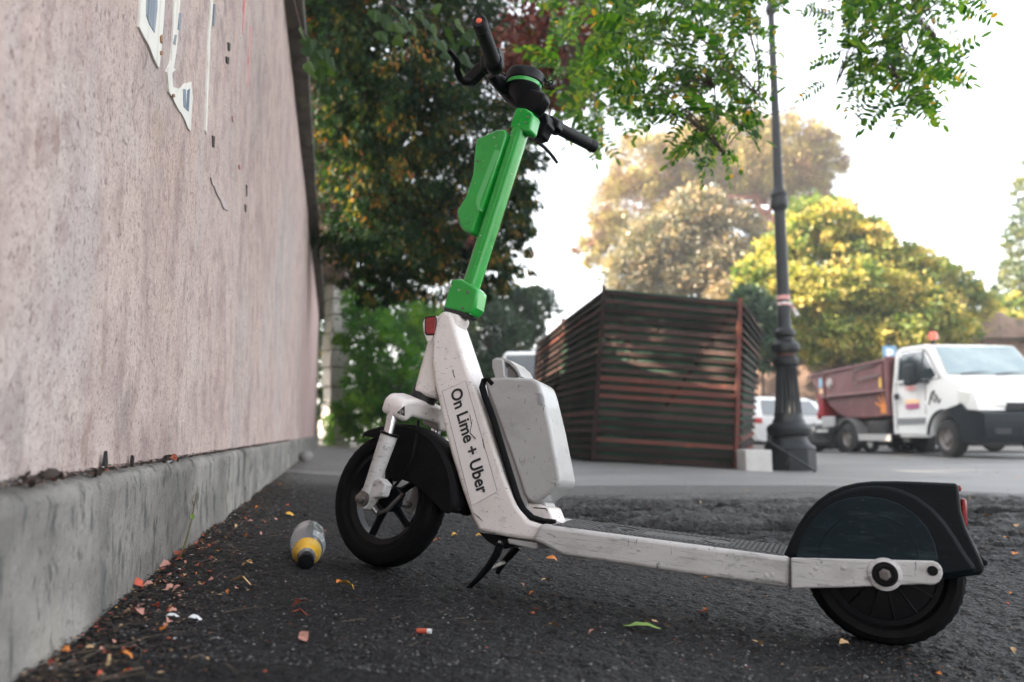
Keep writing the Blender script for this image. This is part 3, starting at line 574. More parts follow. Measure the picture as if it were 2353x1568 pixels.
rows = []
for i, p in enumerate(out):
    d = Vector((p[0], p[1])).normalized(); rows.append([m_.P((p[0] + d.x * h, y, p[1] + d.y * h)) for y, h in prf])
for i in range(n_ - 1):
    for j in range(len(prf) - 1): m_.F(rows[i][j], rows[i][j + 1], rows[i + 1][j + 1], rows[i + 1][j])
o_ = m_.build('fender_top', rubber, ffs, smooth=60); sm = o_.modifiers.new('s', 'SOLIDIFY'); sm.thickness = .003
m_ = MB(S2); m_.tube([p2(962, 968, .02), p2(955, 1010, .045), p2(948, 1045, .05), p2(930, 1090, .05), p2(905, 1120, .04)], .0035, 8); m_.build('brake_cable', rubber, sc)
m_ = MB(S2); m_.prism(q2([(880, 1130), (912, 1118), (925, 1135), (905, 1165), (880, 1172), (862, 1150)], .05), -.052, -.034); m_.build('brake_drum', black, sc, bevel=.004)
m_ = MB(S2); m_.tube([p2(925, 1135, .055), p2(890, 1172, .06), p2(868, 1180, .06), p2(852, 1160, .07)], [.004, .005, .006, .006], 8); m_.build('brake_arm', steel, sc)
# --- stem: lower collar, tube, upper collar, pouch plate
def screw(px, py, w, name='screw', parent=sc, r=.0036, M=S2):
    p = (p2 if M is S2 else p1)(px, py, w); m = MB(M if M is S2 else None); m.lathe([(0, .0012), (r * .55, .0012), (r * .8, .0016), (r, 0)], p, (0, -1, 0), 12); return m.build(name, steel, parent)
def octo(cl, r0, r1, y0=1., flip=0):
    pass
sb, stp = p2(1080, 668, 0), p2(1206, 272, 0)
ax2 = (stp - sb).normalized(); sid = Vector((0, 1, 0)); fr = ax2.cross(sid)
def along(p): return p
m_ = MB(S2); L2 = (stp - sb).length
sec = [(.0195, .0), (.019, .008), (.0165, .0145), (.010, .018), (0, .019), (-.010, .018), (-.0165, .0145), (-.019, .008), (-.0195, 0), (-.019, -.008), (-.0165, -.0145), (-.010, -.018), (0, -.019), (.010, -.018), (.0165, -.0145), (.019, -.008)]
rows = []
for t in (-.02, L2 + .01):
    rows.append([m_.P(sb + ax2 * t + fr * a + sid * b_) for a, b_ in sec])
for j in range(16): m_.F(rows[0][j], rows[0][(j + 1) % 16], rows[1][(j + 1) % 16], rows[1][j])
m_.F(*rows[0]); m_.F(*rows[1][::-1]); m_.build('stem_tube', green, sc, smooth=50)
m_ = MB(S2); c0 = sb + ax2 * .05
for wv in (.0186,):
    m_.tube([sb + ax2 * .03 - sid * .0185 + fr * -.005, stp - ax2 * .01 - sid * .0185 + fr * -.005], .0017, 6)
m_.build('stem_ridge', green, sc)
lowc = q2([(1036, 641), (1060, 640), (1084, 654), (1098, 666), (1091, 706), (1078, 722), (1060, 717), (1017, 707)], .022)
m_ = MB(S2); m_.prism(lowc, -.022, .022); cl_ = m_.build('lower_collar', green, sc, bevel=.007, seg=3)
screw(1074, 672, .0230, parent=cl_); screw(1063, 708, .0230, parent=cl_)
m_ = MB(S2); m_.prism(q2([(1021, 707), (1062, 717), (1074, 723), (1066, 728), (1020, 714)], .020), -.020, .020); m_.build('stem_gap', mat('gap_rubber', (.02, .02, .02), .6), sc)
upc = q2([(1184, 246), (1208, 248), (1222, 257), (1225, 265), (1216, 300), (1207, 304), (1194, 297), (1170, 293)], .019)
m_ = MB(S2); m_.prism(upc, -.019, .019); cl_ = m_.build('upper_collar', green, sc, bevel=.006, seg=3)
screw(1213, 269, .0200, parent=cl_, r=.003); screw(1208, 282, .0200, parent=cl_, r=.003)
pl = q2([(1160, 297), (1143, 298), (1094, 320), (1091, 342), (1086, 402), (1070, 452), (1051, 482), (1049, 493), (1057, 522), (1068, 532), (1084, 536), (1100, 490), (1108, 480), (1158, 330), (1164, 310)], .024)
m_ = MB(S2); m_.prism(pl, -.026, .026); pt = m_.build('stem_pouch', green, sc, bevel=.006, seg=4)
inp = q2([(1137, 345), (1147, 346), (1146, 356), (1104, 462), (1103, 476), (1110, 487), (1098, 484), (1094, 466), (1096, 452)], .0262)
m_ = MB(S2); m_.prism(inp, -.0268, -.024); m_.build('pouch_strip', mat('pale_green_strip', (.08, .42, .12), .25, coat=.4), pt, smooth=0)
screw(1097, 370, .0268, parent=pt, r=.0028); screw(1066, 456, .0268, parent=pt, r=.0028)
m_ = MB(S2); m_.tube([p2(1049, 485, .0265), p2(1058, 512, .0265), p2(1059, 524, .0265)], .0005, 4); m_.build('pouch_seam', inkb, pt)
# --- head, bar, grips, levers
hc = p2(1212, 232, 0); up = ax2
m_ = MB(S2); hq = q2([(1185, 248), (1160, 232), (1138, 205), (1122, 188), (1120, 176), (1152, 168), (1166, 182), (1195, 196), (1250, 212), (1253, 222), (1238, 247), (1226, 258)], .015); m_.prism(hq, -.017, .017); m_.build('head_casting', black, sc, bevel=.010, seg=4)
dk = p2(1204, 198, 0); hx_ = Vector((1, 0, -.02)).normalized()
dup_ = (S2.to_3x3().inverted() @ Vector((.05, 0, 1))).normalized()
m_ = MB(S2); m_.lathe([(0, -.056), (.018, -.056), (.024, -.038), (.036, -.022), (.0425, -.010), (.0435, -.006)], dk, dup_, 40); m_.build('display_cup', black, sc)
m_ = MB(S2); m_.lathe([(.0436, -.006), (.0438, .003)], dk, dup_, 40); m_.build('green_band', green, sc)
m_ = MB(S2); m_.lathe([(.044, .003), (.047, .005), (.048, .024), (.045, .030), (0, .031)], dk, dup_, 40); m_.build('display_unit', black, sc)
m_ = MB(S2)
gs, ge = Vector((-.058, .155, 1.010)), Vector((-.015, .285, 1.026))
ctr = p2(1160, 205, .02)
def sidebar(sg):
    f = lambda p: Vector((p.x, -sg * p.y, p.z))
    a, z_ = f(gs), f(ge); d = (z_ - a).normalized(); h0 = Vector((ctr.x - .002, 0, ctr.z + .006))
    m = MB(S2); m.tube([h0, h0 + Vector((-.006, -sg * .035, -.002)), h0 + Vector((-.012, -sg * .075, .004)), a - d * .03, a + d * .12], [.017, .016, .0135, .0125, .012], 16); m.build('handlebar', black, sc)
    g = empty('grip'); g.parent = sc; g.matrix_local = Matrix.Identity(4)
    L = (z_ - a).length
    m = MB(S2); m.tube([a + d * .004, a + d * .008, a + d * (L - .03), a + d * (L - .026), a + d * (L - .022), a + d * (L - .004), a + d * L], [.0165, .0165, .0162, .0150, .0165, .0168, .0140], 24); m.build('grip_sleeve', gripm, g)
    m = MB(S2); m.tube([a + d * L, a + d * (L + .0025)], [.0065, .005], 16); m.build('end_plug', orange, g)
    m = MB(S2); m.tube([a - d * .026, a - d * .022, a + d * .0, a + d * .004], [.019, .0215, .0215, .019], 14); m.build('grip_clamp', black, sc)
    return a, d
a1, d1 = sidebar(1); a2_, d2_ = sidebar(-1)
# near brake
m_ = MB(S2); m_.prism(q2([(1106, 134), (1150, 112), (1153, 130), (1150, 150), (1128, 160), (1108, 166)], .14), -.150, -.125); m_.build('switch_block', black, sc, bevel=.004)
m_ = MB(S2); m_.prism(q2([(1131, 148), (1108, 168), (1085, 192), (1068, 192), (1062, 184), (1078, 168), (1094, 150), (1108, 140)], .13), -.135, -.115); m_.build('lever_perch', black, sc, bevel=.004)
def lever(pts, ws, nm='brake_lever'):
    m = MB(S2); P_ = [p2(x, y, w) for (x, y), w in zip(pts, ws)]; n = len(P_)
    m.tube(P_, [(.0085 - .003 * (i / (n - 1)) ** 2, .0045) for i in range(n - 1)] + [(.0055, .0045)], 10); m.build(nm, black, sc)
lever([(1082, 190), (1066, 188), (1056, 178), (1050, 160), (1052, 146), (1046, 134), (1037, 122), (1031, 115)], [.13, .14, .15, .17, .185, .2, .215, .225])
# far brake
m_ = MB(S2); m_.prism(q2([(1228, 256), (1262, 266), (1266, 290), (1258, 300), (1250, 318), (1232, 322), (1216, 316), (1218, 300)], -.10), .085, .125); m_.build('lever_perch', black, sc, bevel=.005)
m_ = MB(S2); m_.prism(q2([(1262, 268), (1276, 272), (1290, 282), (1288, 300), (1276, 306), (1260, 300)], -.14), .125, .152); m_.build('throttle_housing', black, sc, bevel=.005)
lever([(1212, 312), (1222, 318), (1236, 326), (1250, 338), (1262, 350), (1272, 362), (1280, 374)], [-.10, -.12, -.14, -.165, -.19, -.21, -.23])
m_ = MB(S2)
for (x, y, w) in ((1250, 183, -.02), (1258, 192, -.02), (1266, 189, -.03), (1262, 200, -.01), (1268, 203, -.03)):
    c = p2(x, y, w); m_.tube([c + Vector((.006 * math.cos(t), 0, .0045 * math.sin(t))) for t in np.linspace(0, 6.28, 13)], .0018, 6)
m_.tube([p2(1246, 176, -.02), p2(1258, 190, -.02), p2(1270, 196, -.02)], .002, 6); m_.build('phone_hook', black, sc)
m_ = MB(S2); m_.tube([p2(1150, 165, .02), p2(1166, 178, .02), p2(1160, 170, .03)], .003, 6); m_.build('brake_cable', black, sc)
# --- kick stand
ks = empty('kickstand'); ks.parent = sc; ks.matrix_local = Matrix.Identity(4)
b = MB(); b.prism(q1([(1098, 1223), (1190, 1240), (1186, 1254), (1160, 1262), (1140, 1258), (1120, 1245)], .04), -.04, .04); b.build('stand_bracket', black, ks, bevel=.003)
def kleg(w, pts):
    m = MB(); P_ = [p1(x, y, w) for x, y in pts]; m.tube(P_, [.0085, .0085, .0075, .0065, .0055, .0062][:len(P_)], 12); m.build('stand_leg', black, ks)
kleg(.075, [(1150, 1250), (1142, 1272), (1124, 1300), (1100, 1328), (1078, 1350), (1064, 1364)])
kleg(-.05, [(1190, 1256), (1172, 1276), (1158, 1292), (1147, 1308), (1143, 1318)])
m_ = MB(); m_.tube([p1(1118, 1310, .072), p1(1160, 1292, -.05)], .0045, 8); m_.build('stand_crossbar', steel, ks)
m_ = MB(); c_ = p1(1149, 1247, .0415); m_.lathe([(0, .003), (.004, .003), (.006, 0)], c_, (0, -1, 0), 12); m_.build('pivot_bolt', chrome, ks)
# ================================================================== BOTTLE AND SMALL THINGS ON THE GROUND
pet = mat('clear_plastic', (.95, .96, .97), .07, trans=.92, spec=.6)
pet.node_tree.nodes['Principled BSDF'].inputs['IOR'].default_value = 1.15
bb, bc = G(706, 1262), G(699, 1318); ax = (bc - bb); ax.z = 0; ax.normalize()
rb = .040; base = G(705, 1288); base = base - ax * .13
bo = empty('plastic_bottle', (base.x, base.y, base.z + rb + .001), label='crushed clear plastic bottle with yellow label and black cap lying on the asphalt', cat='bottle')
pr = [(.0, .004), (.012, .004), (.026, .0), (.036, .006), (.0395, .02), (.0375, .04), (.0405, .06), (.0405, .09), (.0395, .12), (.034, .155), (.026, .190), (.019, .212), (.0142, .228), (.0135, .240)]
def crumple(o, amt):
    for v in o.data.vertices:
        p = v.co; k = amt * float(fbm(np.array(p.x * 40 + p.z * 17), np.array(p.y * 40 + p.z * 23), 3, 5)); v.co = p * (1 + k)
m_ = MB(); axl = (ax + Vector((0, 0, -.10))).normalized(); o0 = Vector((0, 0, 0)); m_.lathe(pr, o0, axl, 40); o_ = m_.build('bottle_body', pet, bo, smooth=180); crumple(o_, .10)
sd = o_.modifiers.new('s', 'SOLIDIFY'); sd.thickness = .0006
m_ = MB(); m_.lathe([(.0322, .166), (.0268, .190), (.0200, .211)], o0, axl, 40); o_ = m_.build('bottle_label', mat('yellow_label', (.72, .40, .02), .45, layers=[((60, 60, 90), .60, .64, (.2, .16, .05), .5), ((9, 9, 9), .55, .6, (.75, .6, .2), .5)]), bo, smooth=180); crumple(o_, .05)
m_ = MB(); m_.lathe([(.0408, .118), (.0390, .132), (.0356, .149)], o0, axl, 40, a0=.4, a1=3.6); o_ = m_.build('bottle_label', mat('grey_label', (.34, .38, .40), .45, layers=[((120, 20, 60), .56, .6, (.75, .76, .76), .8)]), bo, smooth=180); crumple(o_, .05)
m_ = MB(); m_.lathe([(0, .226), (.0168, .227), (.0172, .252), (.0155, .255), (0, .256)], o0, axl, 28); m_.build('bottle_cap', black, bo)
m_ = MB(); m_.lathe([(.0150, .214), (.0168, .217), (.0168, .222), (.0146, .225)], o0, axl, 28); m_.build('neck_ring', pet, bo)
lm = [mat('leaf_orange', (.55, .17, .03), .65, layers=[((60, 60, 60), .5, .65, (.75, .36, .06), .7)]), mat('leaf_rust', (.30, .07, .035), .7, layers=[((60, 60, 60), .5, .65, (.30, .06, .03), .8)]), mat('leaf_pink', (.42, .19, .15), .7, layers=[((50, 50, 50), .5, .65, (.62, .36, .28), .7)]),
      mat('leaf_tan', (.50, .33, .17), .7, layers=[((50, 50, 50), .5, .65, (.36, .2, .1), .7)]), mat('leaf_yellow', (.70, .40, .05), .65), mat('leaf_brown', (.035, .024, .018), .8), mat('leaf_green', (.16, .26, .05), .55), mat('pale_scrap', (.62, .62, .62), .7), mat('ember_orange', (.48, .08, .04), .6)]
def leafmesh(seed, curl=1.0):
    r0 = random.Random(seed); n = 7; m = MB(); rows = []
    for i in range(n):
        t = i / (n - 1); w = .34 * math.sin(math.pi * (t * .92 + .04)) ** .8 * (1 + r0.uniform(-.2, .2)); z = curl * (.18 * math.sin(t * 3 + r0.random()) + r0.uniform(0, .05)); k = curl * r0.uniform(.05, .28)
        rows.append([m.P((t - .5, -w, z + k * w * 2)), m.P((t - .5, 0, z)), m.P((t - .5, w, z + k * w * 2 * r0.uniform(.4, 1.5)))])
    for i in range(n - 1):
        for j in range(2): m.F(rows[i][j], rows[i][j + 1], rows[i + 1][j + 1], rows[i + 1][j])
    me = bpy.data.meshes.new('leaf'); zmin = min(v.z for v in m.v); me.from_pydata([(v.x, v.y, v.z - zmin) for v in m.v], [], m.f); me.shade_smooth(); return me
LM = {}
def leaf_at(pos, size, mi, rz, label, group=None, seed=0, name='fallen_leaf', cat='leaf', tilt=.25, asp=1., curl=1.):
    key = (seed % 7, mi, curl)
    if key not in LM: me = leafmesh(seed % 7, curl); me.materials.append(lm[mi]); LM[key] = me
    o = bpy.data.objects.new(name, LM[key]); COL.objects.link(o); o.location = pos; o.scale = (size, size * asp, size)
    o.rotation_euler = (random.uniform(-tilt, tilt), random.uniform(-tilt, tilt), rz); return tag(o, label, cat, group)
def gpos(px, py, up=.004): p = G(px, py); return (p.x, p.y, hgt(p.x, p.y) + up)
ONE = [((795, 1357), .030, 4, 0, 'orange-yellow fallen leaf with a long stalk in front of the front wheel'), ((1006, 1246), .030, 0, .3, 'orange leaf lying just right of the front tyre'), ((665, 1188), .030, 4, 0, 'flat orange leaf behind the plastic bottle'),
       ((1045, 1231), .022, 4, .4, 'small yellow leaf behind the kickstand tip'), ((1100, 1236), .022, 4, 0, 'yellow leaf under the front end of the scooter'), ((1268, 1293), .028, 0, -.3, 'orange leaf under the front of the deck'), ((1256, 1338), .026, 3, .5, 'pale tan curled leaf below the deck near the kickstand'),
       ((1628, 1331), .022, 0, .1, 'small orange leaf peeping out under the middle of the deck'), ((1270, 1457), .030, 3, .2, 'peach coloured shell-shaped leaf in the foreground right of centre'), ((1498, 1443), .026, 3, -.8, 'brownish leaf touching the green leaf'), ((1366, 1468), .020, 2, .3, 'pink and yellow torn leaf in the foreground'),
       ((1618, 1414), .020, 8, .4, 'tiny red-orange leaf alone below the deck'), ((1745, 1500), .024, 3, 1.0, 'triangular orange leaf below the rear arm'), ((555, 1351), .05, 3, .05, 'long narrow tan leaf on the asphalt left of the front wheel'), ((1232, 1411), .014, 8, 0, 'speck of red leaf below the deck'),
       ((570, 1308), .028, 3, 1.2, 'upright orange-brown leaf left of the bottle'), ((2268, 1190), .034, 4, 0, 'orange leaf on the ridged asphalt beyond the tail light'), ((1632, 1178), .035, 4, .1, 'broad orange leaf on the asphalt behind the deck'), ((1430, 1203), .034, 3, .5, 'large tan leaf behind the front half of the deck'), ((1868, 1236), .035, 4, .4, 'orange-tipped leaf against the front of the rear fender'),
       ((690, 1418), .03, 1, .2, 'dark red narrow leaf in the left foreground'), ((1942, 1494), .02, 3, .2, 'small brown leaf below the rear wheel axle'), ((2233, 1163), .026, 4, 0, 'small orange leaf right beside the tail light')]
for i, (p, sz, mi, rz, lb) in enumerate(ONE): leaf_at(gpos(*p), sz, mi, rz, lb, None, i, tilt=.35, asp=.5 if i in (13, 20) else 1)
o = leaf_at(gpos(1476, 1453), .062, 6, -.15, 'slender green leaf lying in the foreground', None, 3, tilt=.05, asp=.45, curl=.3)
m_ = MB(); m_.tube([(0, 0, 0), (.004, 0, 0), (.016, 0, 0)], [.0035, .0038, .0038], 10); o = m_.build('cigarette_butt', lm[8]); o.location = gpos(958, 1458, .005); tag(o, 'orange cigarette butt lying on the dark asphalt in the foreground', 'cigarette butt')
m_ = MB(); m_.tube([(0, 0, 0), (.006, 0, 0)], [.0038, .0036], 10); o2 = m_.build('burnt_end', lm[7], o); o2.location = (.0162, 0, 0)
o.rotation_euler = (0, 0, -.15)
for (x, y, sz, lb) in ((1165 / 2.39 / 1.088, (1050 + 1203 / 2.39) / 1.088, .020, 'white rolled paper scrap near the foot of the plinth'), (1030 / 2.39 / 1.088, (1050 + 1187 / 2.39) / 1.088, .02, 'bluish white paper scrap left of the rolled one'), (1390 / 2.39 / 1.088, (1050 + 580 / 2.39) / 1.088, .03, 'white paper scrap in the leaf litter against the plinth'), (1285 / 2.39 / 1.088, (1050 + 1340 / 2.39) / 1.088, .016, 'small grey shred standing up in the lower left foreground')):
    leaf_at(gpos(x, y), sz, 7, .2, lb, None, 2, 'paper_scrap', 'paper scrap')
for (cx, cy, sz, mi, lb) in ((990, 915, .035, 2, 'pale pink crumpled leaf leaning at the foot of the plinth'), (808, 1015, .032, 8, 'bright orange crumpled leaf below the pale pink one'), (885, 1012, .022, 2, 'little pink leaf right of the bright orange one'), (1075, 830, .032, 1, 'rust-pink leaf where the green twig meets the ground'), (1265, 640, .038, 2, 'pink leaf standing up against the plinth in the litter heap'), (1480, 890, .024, 3, 'orange oval leaf alone between the litter and the bottle'),
                           (815, 1192, .026, 2, 'pink leaf in the heap at the lower left'), (742, 1425, .020, 0, 'orange crumb beside the pale stub, lower left'), (388, 1384, .016, 0, 'small orange leaf close to the plinth at far lower left'), (1800, 1128, .03, 1, 'red-brown leaf stalk in the left foreground'), (1815, 1320, .02, 2, 'pinkish flake low in the foreground under the bottle')):
    x, y = cx / 2.39 / 1.088, (1050 + cy / 2.39) / 1.088; leaf_at(gpos(x, y), sz, mi, random.uniform(0, 6), lb, None, int(cx), tilt=.6)
def wallpt(t, s, up=.003):
    p = Vector((0, 0, 0)) + LV * (.33 - s) + DV * t; return (p.x, p.y, hgt(p.x, p.y) + up)
GR = {0: 'orange', 1: 'rust red', 2: 'pinkish', 3: 'tan', 5: 'dark brown', 8: 'bright red-orange'}
for i in range(110):
    c = random.choice([(1.9, .07, .16), (1.7, .05, .12), (1.25, .06, .12), (2.6, .05, .3), (1.05, .10, .10), (1.5, .03, .2), (4, .08, .8)]); t = max(.85, random.gauss(c[0], c[2] * 1.6)); s = abs(random.gauss(0, c[1] * 1.5)) + .008
    mi = random.choice([0, 1, 1, 2, 2, 3, 5, 5, 5, 8]); zn = 'in the lower left corner' if t < 1.4 else 'by the green sprig' if t < 2.1 else 'beyond the bottle'
    leaf_at(wallpt(t, s, .004 + random.random() * .008), random.uniform(.005, .017), mi, random.uniform(0, 6.3), f'curled {GR[mi]} leaf in the plinth litter {zn}', f'{GR[mi]} leaves in the plinth litter {zn}', i, tilt=.7)
for i in range(90):
    y = 1.15 + (random.random() ** 1.1) * 9; x = random.uniform(-.38, .72) * y
    if s_of(x, y) < .1: continue
    mi = random.choice([0, 2, 3, 3, 0, 1]); z_ = hgt(x, y)
    zn = ('in the left foreground' if x < 0 else 'in the right foreground') if y < 1.55 else ('behind the scooter deck' if y < 4.6 else 'on the smooth road far behind the scooter') if x > .1 else 'left of and behind the front wheel'
    leaf_at((x, y, z_ + .006), random.uniform(.005, .014) * (1 if y < 2.2 else 2), mi, random.uniform(0, 6.3), f'small {GR[mi]} leaf on the asphalt {zn}', f'{GR[mi]} leaves on the asphalt {zn}', i, tilt=.5)
# leaf litter, grit and twigs that nobody could count
lv, lf, lmi = [], [], []
def addchip(p, s, mi):
    k = len(lv); a = random.uniform(0, 6.3); c, s_ = math.cos(a) * s, math.sin(a) * s; h = random.uniform(0, .6) * s
    lv.extend([(p[0] - c, p[1] - s_, p[2]), (p[0] + s_ * .6, p[1] - c * .6, p[2] + h), (p[0] + c, p[1] + s_, p[2] + h * .4), (p[0] - s_ * .6, p[1] + c * .6, p[2] + h * .7)]); lf.append((k, k + 1, k + 2, k + 3)); lmi.append(mi)
for i in range(9000):
    t = .8 + random.random() ** 1.6 * 7; s = abs(random.gauss(0, .05 + .05 * (random.random() < .4))) + .002; addchip(wallpt(t, s, .002 + random.random() * .006 * (s < .06)), random.uniform(.0012, .0055), random.choices(range(9), [.4, .9, .5, 2, .1, 26, .1, .45, .3])[0])
for i in range(1500):
    y = 1.1 + random.random() ** 1.5 * 5; x = random.uniform(-.4, .7) * y
    if s_of(x, y) > .05: addchip((x, y, hgt(x, y) + .003), random.uniform(.0008, .0025) * max(1, y / 1.5), random.choices(range(9), [1, 1, 1, 2, 0, 4, 0, 2.5, .5])[0])
for i in range(6500):
    t = .5 + random.random() ** 1.4 * 6; q = WM @ Vector((t, random.uniform(.008, .036), PH + .004 + random.random() ** 2 * .006)); addchip((q.x, q.y, q.z), random.uniform(.0012, .005), random.choices(range(9), [.2, .8, .4, 1, .1, 30, .1, .4, .3])[0])
fast_mesh('leaf_litter', np.array(lv), np.array(lf), lm, midx=np.array(lmi), kind='stuff')
gm = [mat('grit_dark', (.02, .02, .021), .7), mat('grit_grey', (.055, .054, .053), .7), mat('grit_pale', (.15, .145, .14), .7)]
n = 26000; yy = 1.0 + rng.random(n) ** 1.7 * 3.2; xx = (rng.random(n) * 1.25 - .5) * yy; ok = s_of(xx, yy) > .01; xx, yy = xx[ok], yy[ok]; n = len(xx)
zz = np.array([hgt(a, b_) for a, b_ in zip(xx, yy)]); sz = (.0008 + .0022 * rng.random(n) ** 2.5) * np.maximum(1, yy / 1.6)
O6 = np.array([[1, 0, 0], [0, 1, 0], [-1, 0, 0], [0, -1, 0], [0, 0, 1], [0, 0, -1]], float); V = O6[None] * (1 + .5 * (rng.random((n, 6, 1)) - .5)); an = rng.random(n) * 6.28
V = np.stack([V[..., 0] * np.cos(an)[:, None] - V[..., 1] * np.sin(an)[:, None], V[..., 0] * np.sin(an)[:, None] + V[..., 1] * np.cos(an)[:, None], V[..., 2] * .7], -1) * sz[:, None, None] + np.stack([xx, yy, zz + sz * .25], -1)[:, None, :]
T8 = np.array([[0, 1, 4], [1, 2, 4], [2, 3, 4], [3, 0, 4]]); Fq = (T8[None] + (np.arange(n) * 6)[:, None, None]).reshape(-1, 3)
fast_mesh('asphalt_grit', V.reshape(-1, 3), Fq, gm, midx=np.repeat(rng.choice(3, n, p=[.5, .36, .14]), 4), kind='stuff')
twm = mat('dry_twig', (.075, .055, .04), .8, layers=[((30, 30, 30), .5, .6, (.16, .12, .08), .7)]); tw = MB()
def twig(m, p, a, L, r, lift=.01, bend=.5):
    q = [Vector(p)]; 
    for k in range(5): a += random.gauss(0, bend * .3); q.append(q[-1] + Vector((math.cos(a), math.sin(a), random.uniform(-.1, .15) * (1 if k < 3 else -1))) * L / 5)
    m.tube(q, [r, r, r * .8, r * .7, r * .5, r * .3], 5)
for i in range(260):
    t = .85 + random.random() ** 1.5 * 4; s = abs(random.gauss(0, .09)) + .01; twig(tw, wallpt(t, s, .006), random.uniform(0, 6.3), random.uniform(.015, .07), random.uniform(.0003, .0008))
for i in range(110):
    y = 1.1 + random.random() ** 1.3 * 2.2; x = random.uniform(-.35, .6) * y
    if s_of(x, y) > .1: twig(tw, (x, y, hgt(x, y) + .006), random.uniform(0, 6.3), random.uniform(.02, .05), random.uniform(.0004, .0008), bend=1.2)
tw.build('scattered_twigs', twm, kind='stuff')
pb = mat('pebble', (.22, .21, .20), .85, bump=[((60, 60, 60), .003)])
def rockmb(r, seed):
    m = MB(); m.lathe([(0, -.5), (.35, -.45), (.5, -.2), (.52, .1), (.38, .38), (.15, .48), (0, .5)], (0, 0, 0), (0, 0, 1), 12); m.v = [v * r * (1 + .35 * float(fbm(np.array(v.x * 3 + seed), np.array(v.y * 3 + v.z * 2), 2, seed))) for v in m.v]; return m
p = G(702, 1060); o = rockmb(.13, 4).build('rock', pb); o.location = (p.x, p.y, p.z + .05); o.scale = (1.1, 1, .8); tag(o, 'grey fist sized rock on the ground beside the far plinth', 'rock')
# stub in the lower left, sprig with a green leaf against the plinth
m_ = MB(); m_.tube([(0, 0, 0), (.002, .003, .012), (.001, .006, .024)], [.006, .0045, .0035], 8); o = m_.build('twig_stub', lm[3]); o.scale = (.5, .5, .6); o.location = gpos(640 / 2.6, (1050 + 1450 / 2.39) / 1.088, -.002); tag(o, 'pale broken stub standing up among litter in the lower left corner', 'stub')
def wloc(px, py, off=-.004): a = onwall(px, py, off); return WM @ Vector((a[0], off, a[1]))
spg = empty('green_sprig', wloc(414, 1285, -.02), label='thin green-brown sprig leaning against the cement plinth', cat='sprig')
sm_ = mat('sprig_bark', (.10, .085, .03), .6); ofs = spg.location
m_ = MB(); pts = [wloc(x, y, o) - ofs for x, y, o in ((414, 1285, -.02), (428, 1240, -.018), (440, 1200, -.012), (446, 1165, -.008), (452, 1135, -.006), (456, 1118, -.004))]; m_.tube(pts, [.0022, .002, .0018, .0018, .0014, .0006], 7); m_.tube([pts[3], wloc(441, 1150, -.006) - ofs, wloc(446, 1138, -.006) - ofs], .001, 5); m_.tube([pts[0], wloc(424, 1262, -.03) - ofs, wloc(434, 1225, -.03) - ofs], .0012, 5); m_.build('stem', sm_, spg)
lo = bpy.data.objects.new('leaf', leafmesh(2)); lo.data.materials.append(lm[6]); COL.objects.link(lo); lo.parent = spg; lo.location = wloc(442, 1187, -.02) - ofs; lo.scale = (.014, .014, .014); lo.rotation_euler = (1.2, 1.2, 0)
# rubbish caught on the ledge
def ledge(px, py, lb, szs, nm='debris_clump'):
    p = wloc(px, py, .02); e = empty(nm, p, label=lb, cat='debris')
    for i in range(szs): 
        me = leafmesh(i % 7).copy(); me.materials.append(lm[5] if random.random() < .8 else lm[random.choice([1, 7])]); o = bpy.data.objects.new('dead_leaf', me); COL.objects.link(o); o.parent = e; o.location = (random.gauss(0, .008), random.gauss(0, .012), random.uniform(.0, .010)); o.scale = [random.uniform(.010, .022)] * 3; o.rotation_euler = (random.uniform(-1, 1), random.uniform(-1, 1), random.uniform(0, 6))
ledge(92, 1112, 'dark clump of dead leaves caught on the plinth ledge at far left', 14); ledge(205, 1100, 'small black clump on the plinth ledge right of the larger one', 6); ledge(390, 1062, 'brown leaf debris on the middle of the plinth ledge', 8)
m_ = MB(); a = onwall(242, 1085, .03); m_.prism([(a[0] - .012, a[1] - .012), (a[0] + .012, a[1] - .012), (a[0] + .009, a[1] + .016), (a[0] + .001, a[1] + .034), (a[0] - .009, a[1] + .012)], .029, .034); m_.build('plaster_hole', mat('deep_hole', (.02, .02, .02), 1), wall, smooth=0)
m_ = MB(); a = onwall(303, 1072, .03); m_.prism([(a[0] - .01, a[1] - .008), (a[0] + .006, a[1] - .01), (a[0] + .012, a[1] + .014), (a[0] + .004, a[1] + .02), (a[0] - .002, a[1] + .002)], .029, .034); m_.build('plaster_hole', bpy.data.materials['deep_hole'], wall, smooth=0)
# DEBUGSPLIT
# ================================================================== LAMP POST
iron = mat('dark_grey_iron', (.012, .014, .016), .45, layers=[((5, 5, 5), .5, .7, (.022, .026, .028), .6)], bump=[((40, 40, 40), .002)], spec=.3)
LY = 9.5; lb_ = G(1817, 1080); LY = lb_.y; k_ = LY / F_
def lpz(py): return W(1817, py, LY).z
lamp = empty('lamp_post', (lb_.x, lb_.y, lb_.z - .02), label='tall dark iron lamp post with a fluted foot standing beside the slatted hut', cat='lamp post')
z0_ = lb_.z
def LZ(py): return lpz(py) - z0_ + .02
b = MB(); b.prism([(.30 * math.cos(a), .30 * math.sin(a)) for a in np.arange(8) * math.pi / 4 + .39], -.05, LZ(1030), 'xy'); b.build('plinth_block', iron, lamp, bevel=.012)
P_ = [(.30, 1030), (.29, 1026), (.235, 1018), (.21, 1010), (.205, 1003), (.25, 999), (.262, 992), (.262, 984), (.235, 977), (.19, 972), (.185, 966), (.17, 962), (.165, 950)]
m_ = MB(); m_.lathe([(r, LZ(y)) for r, y in P_], seg=48); m_.build('base_moulding', iron, lamp)
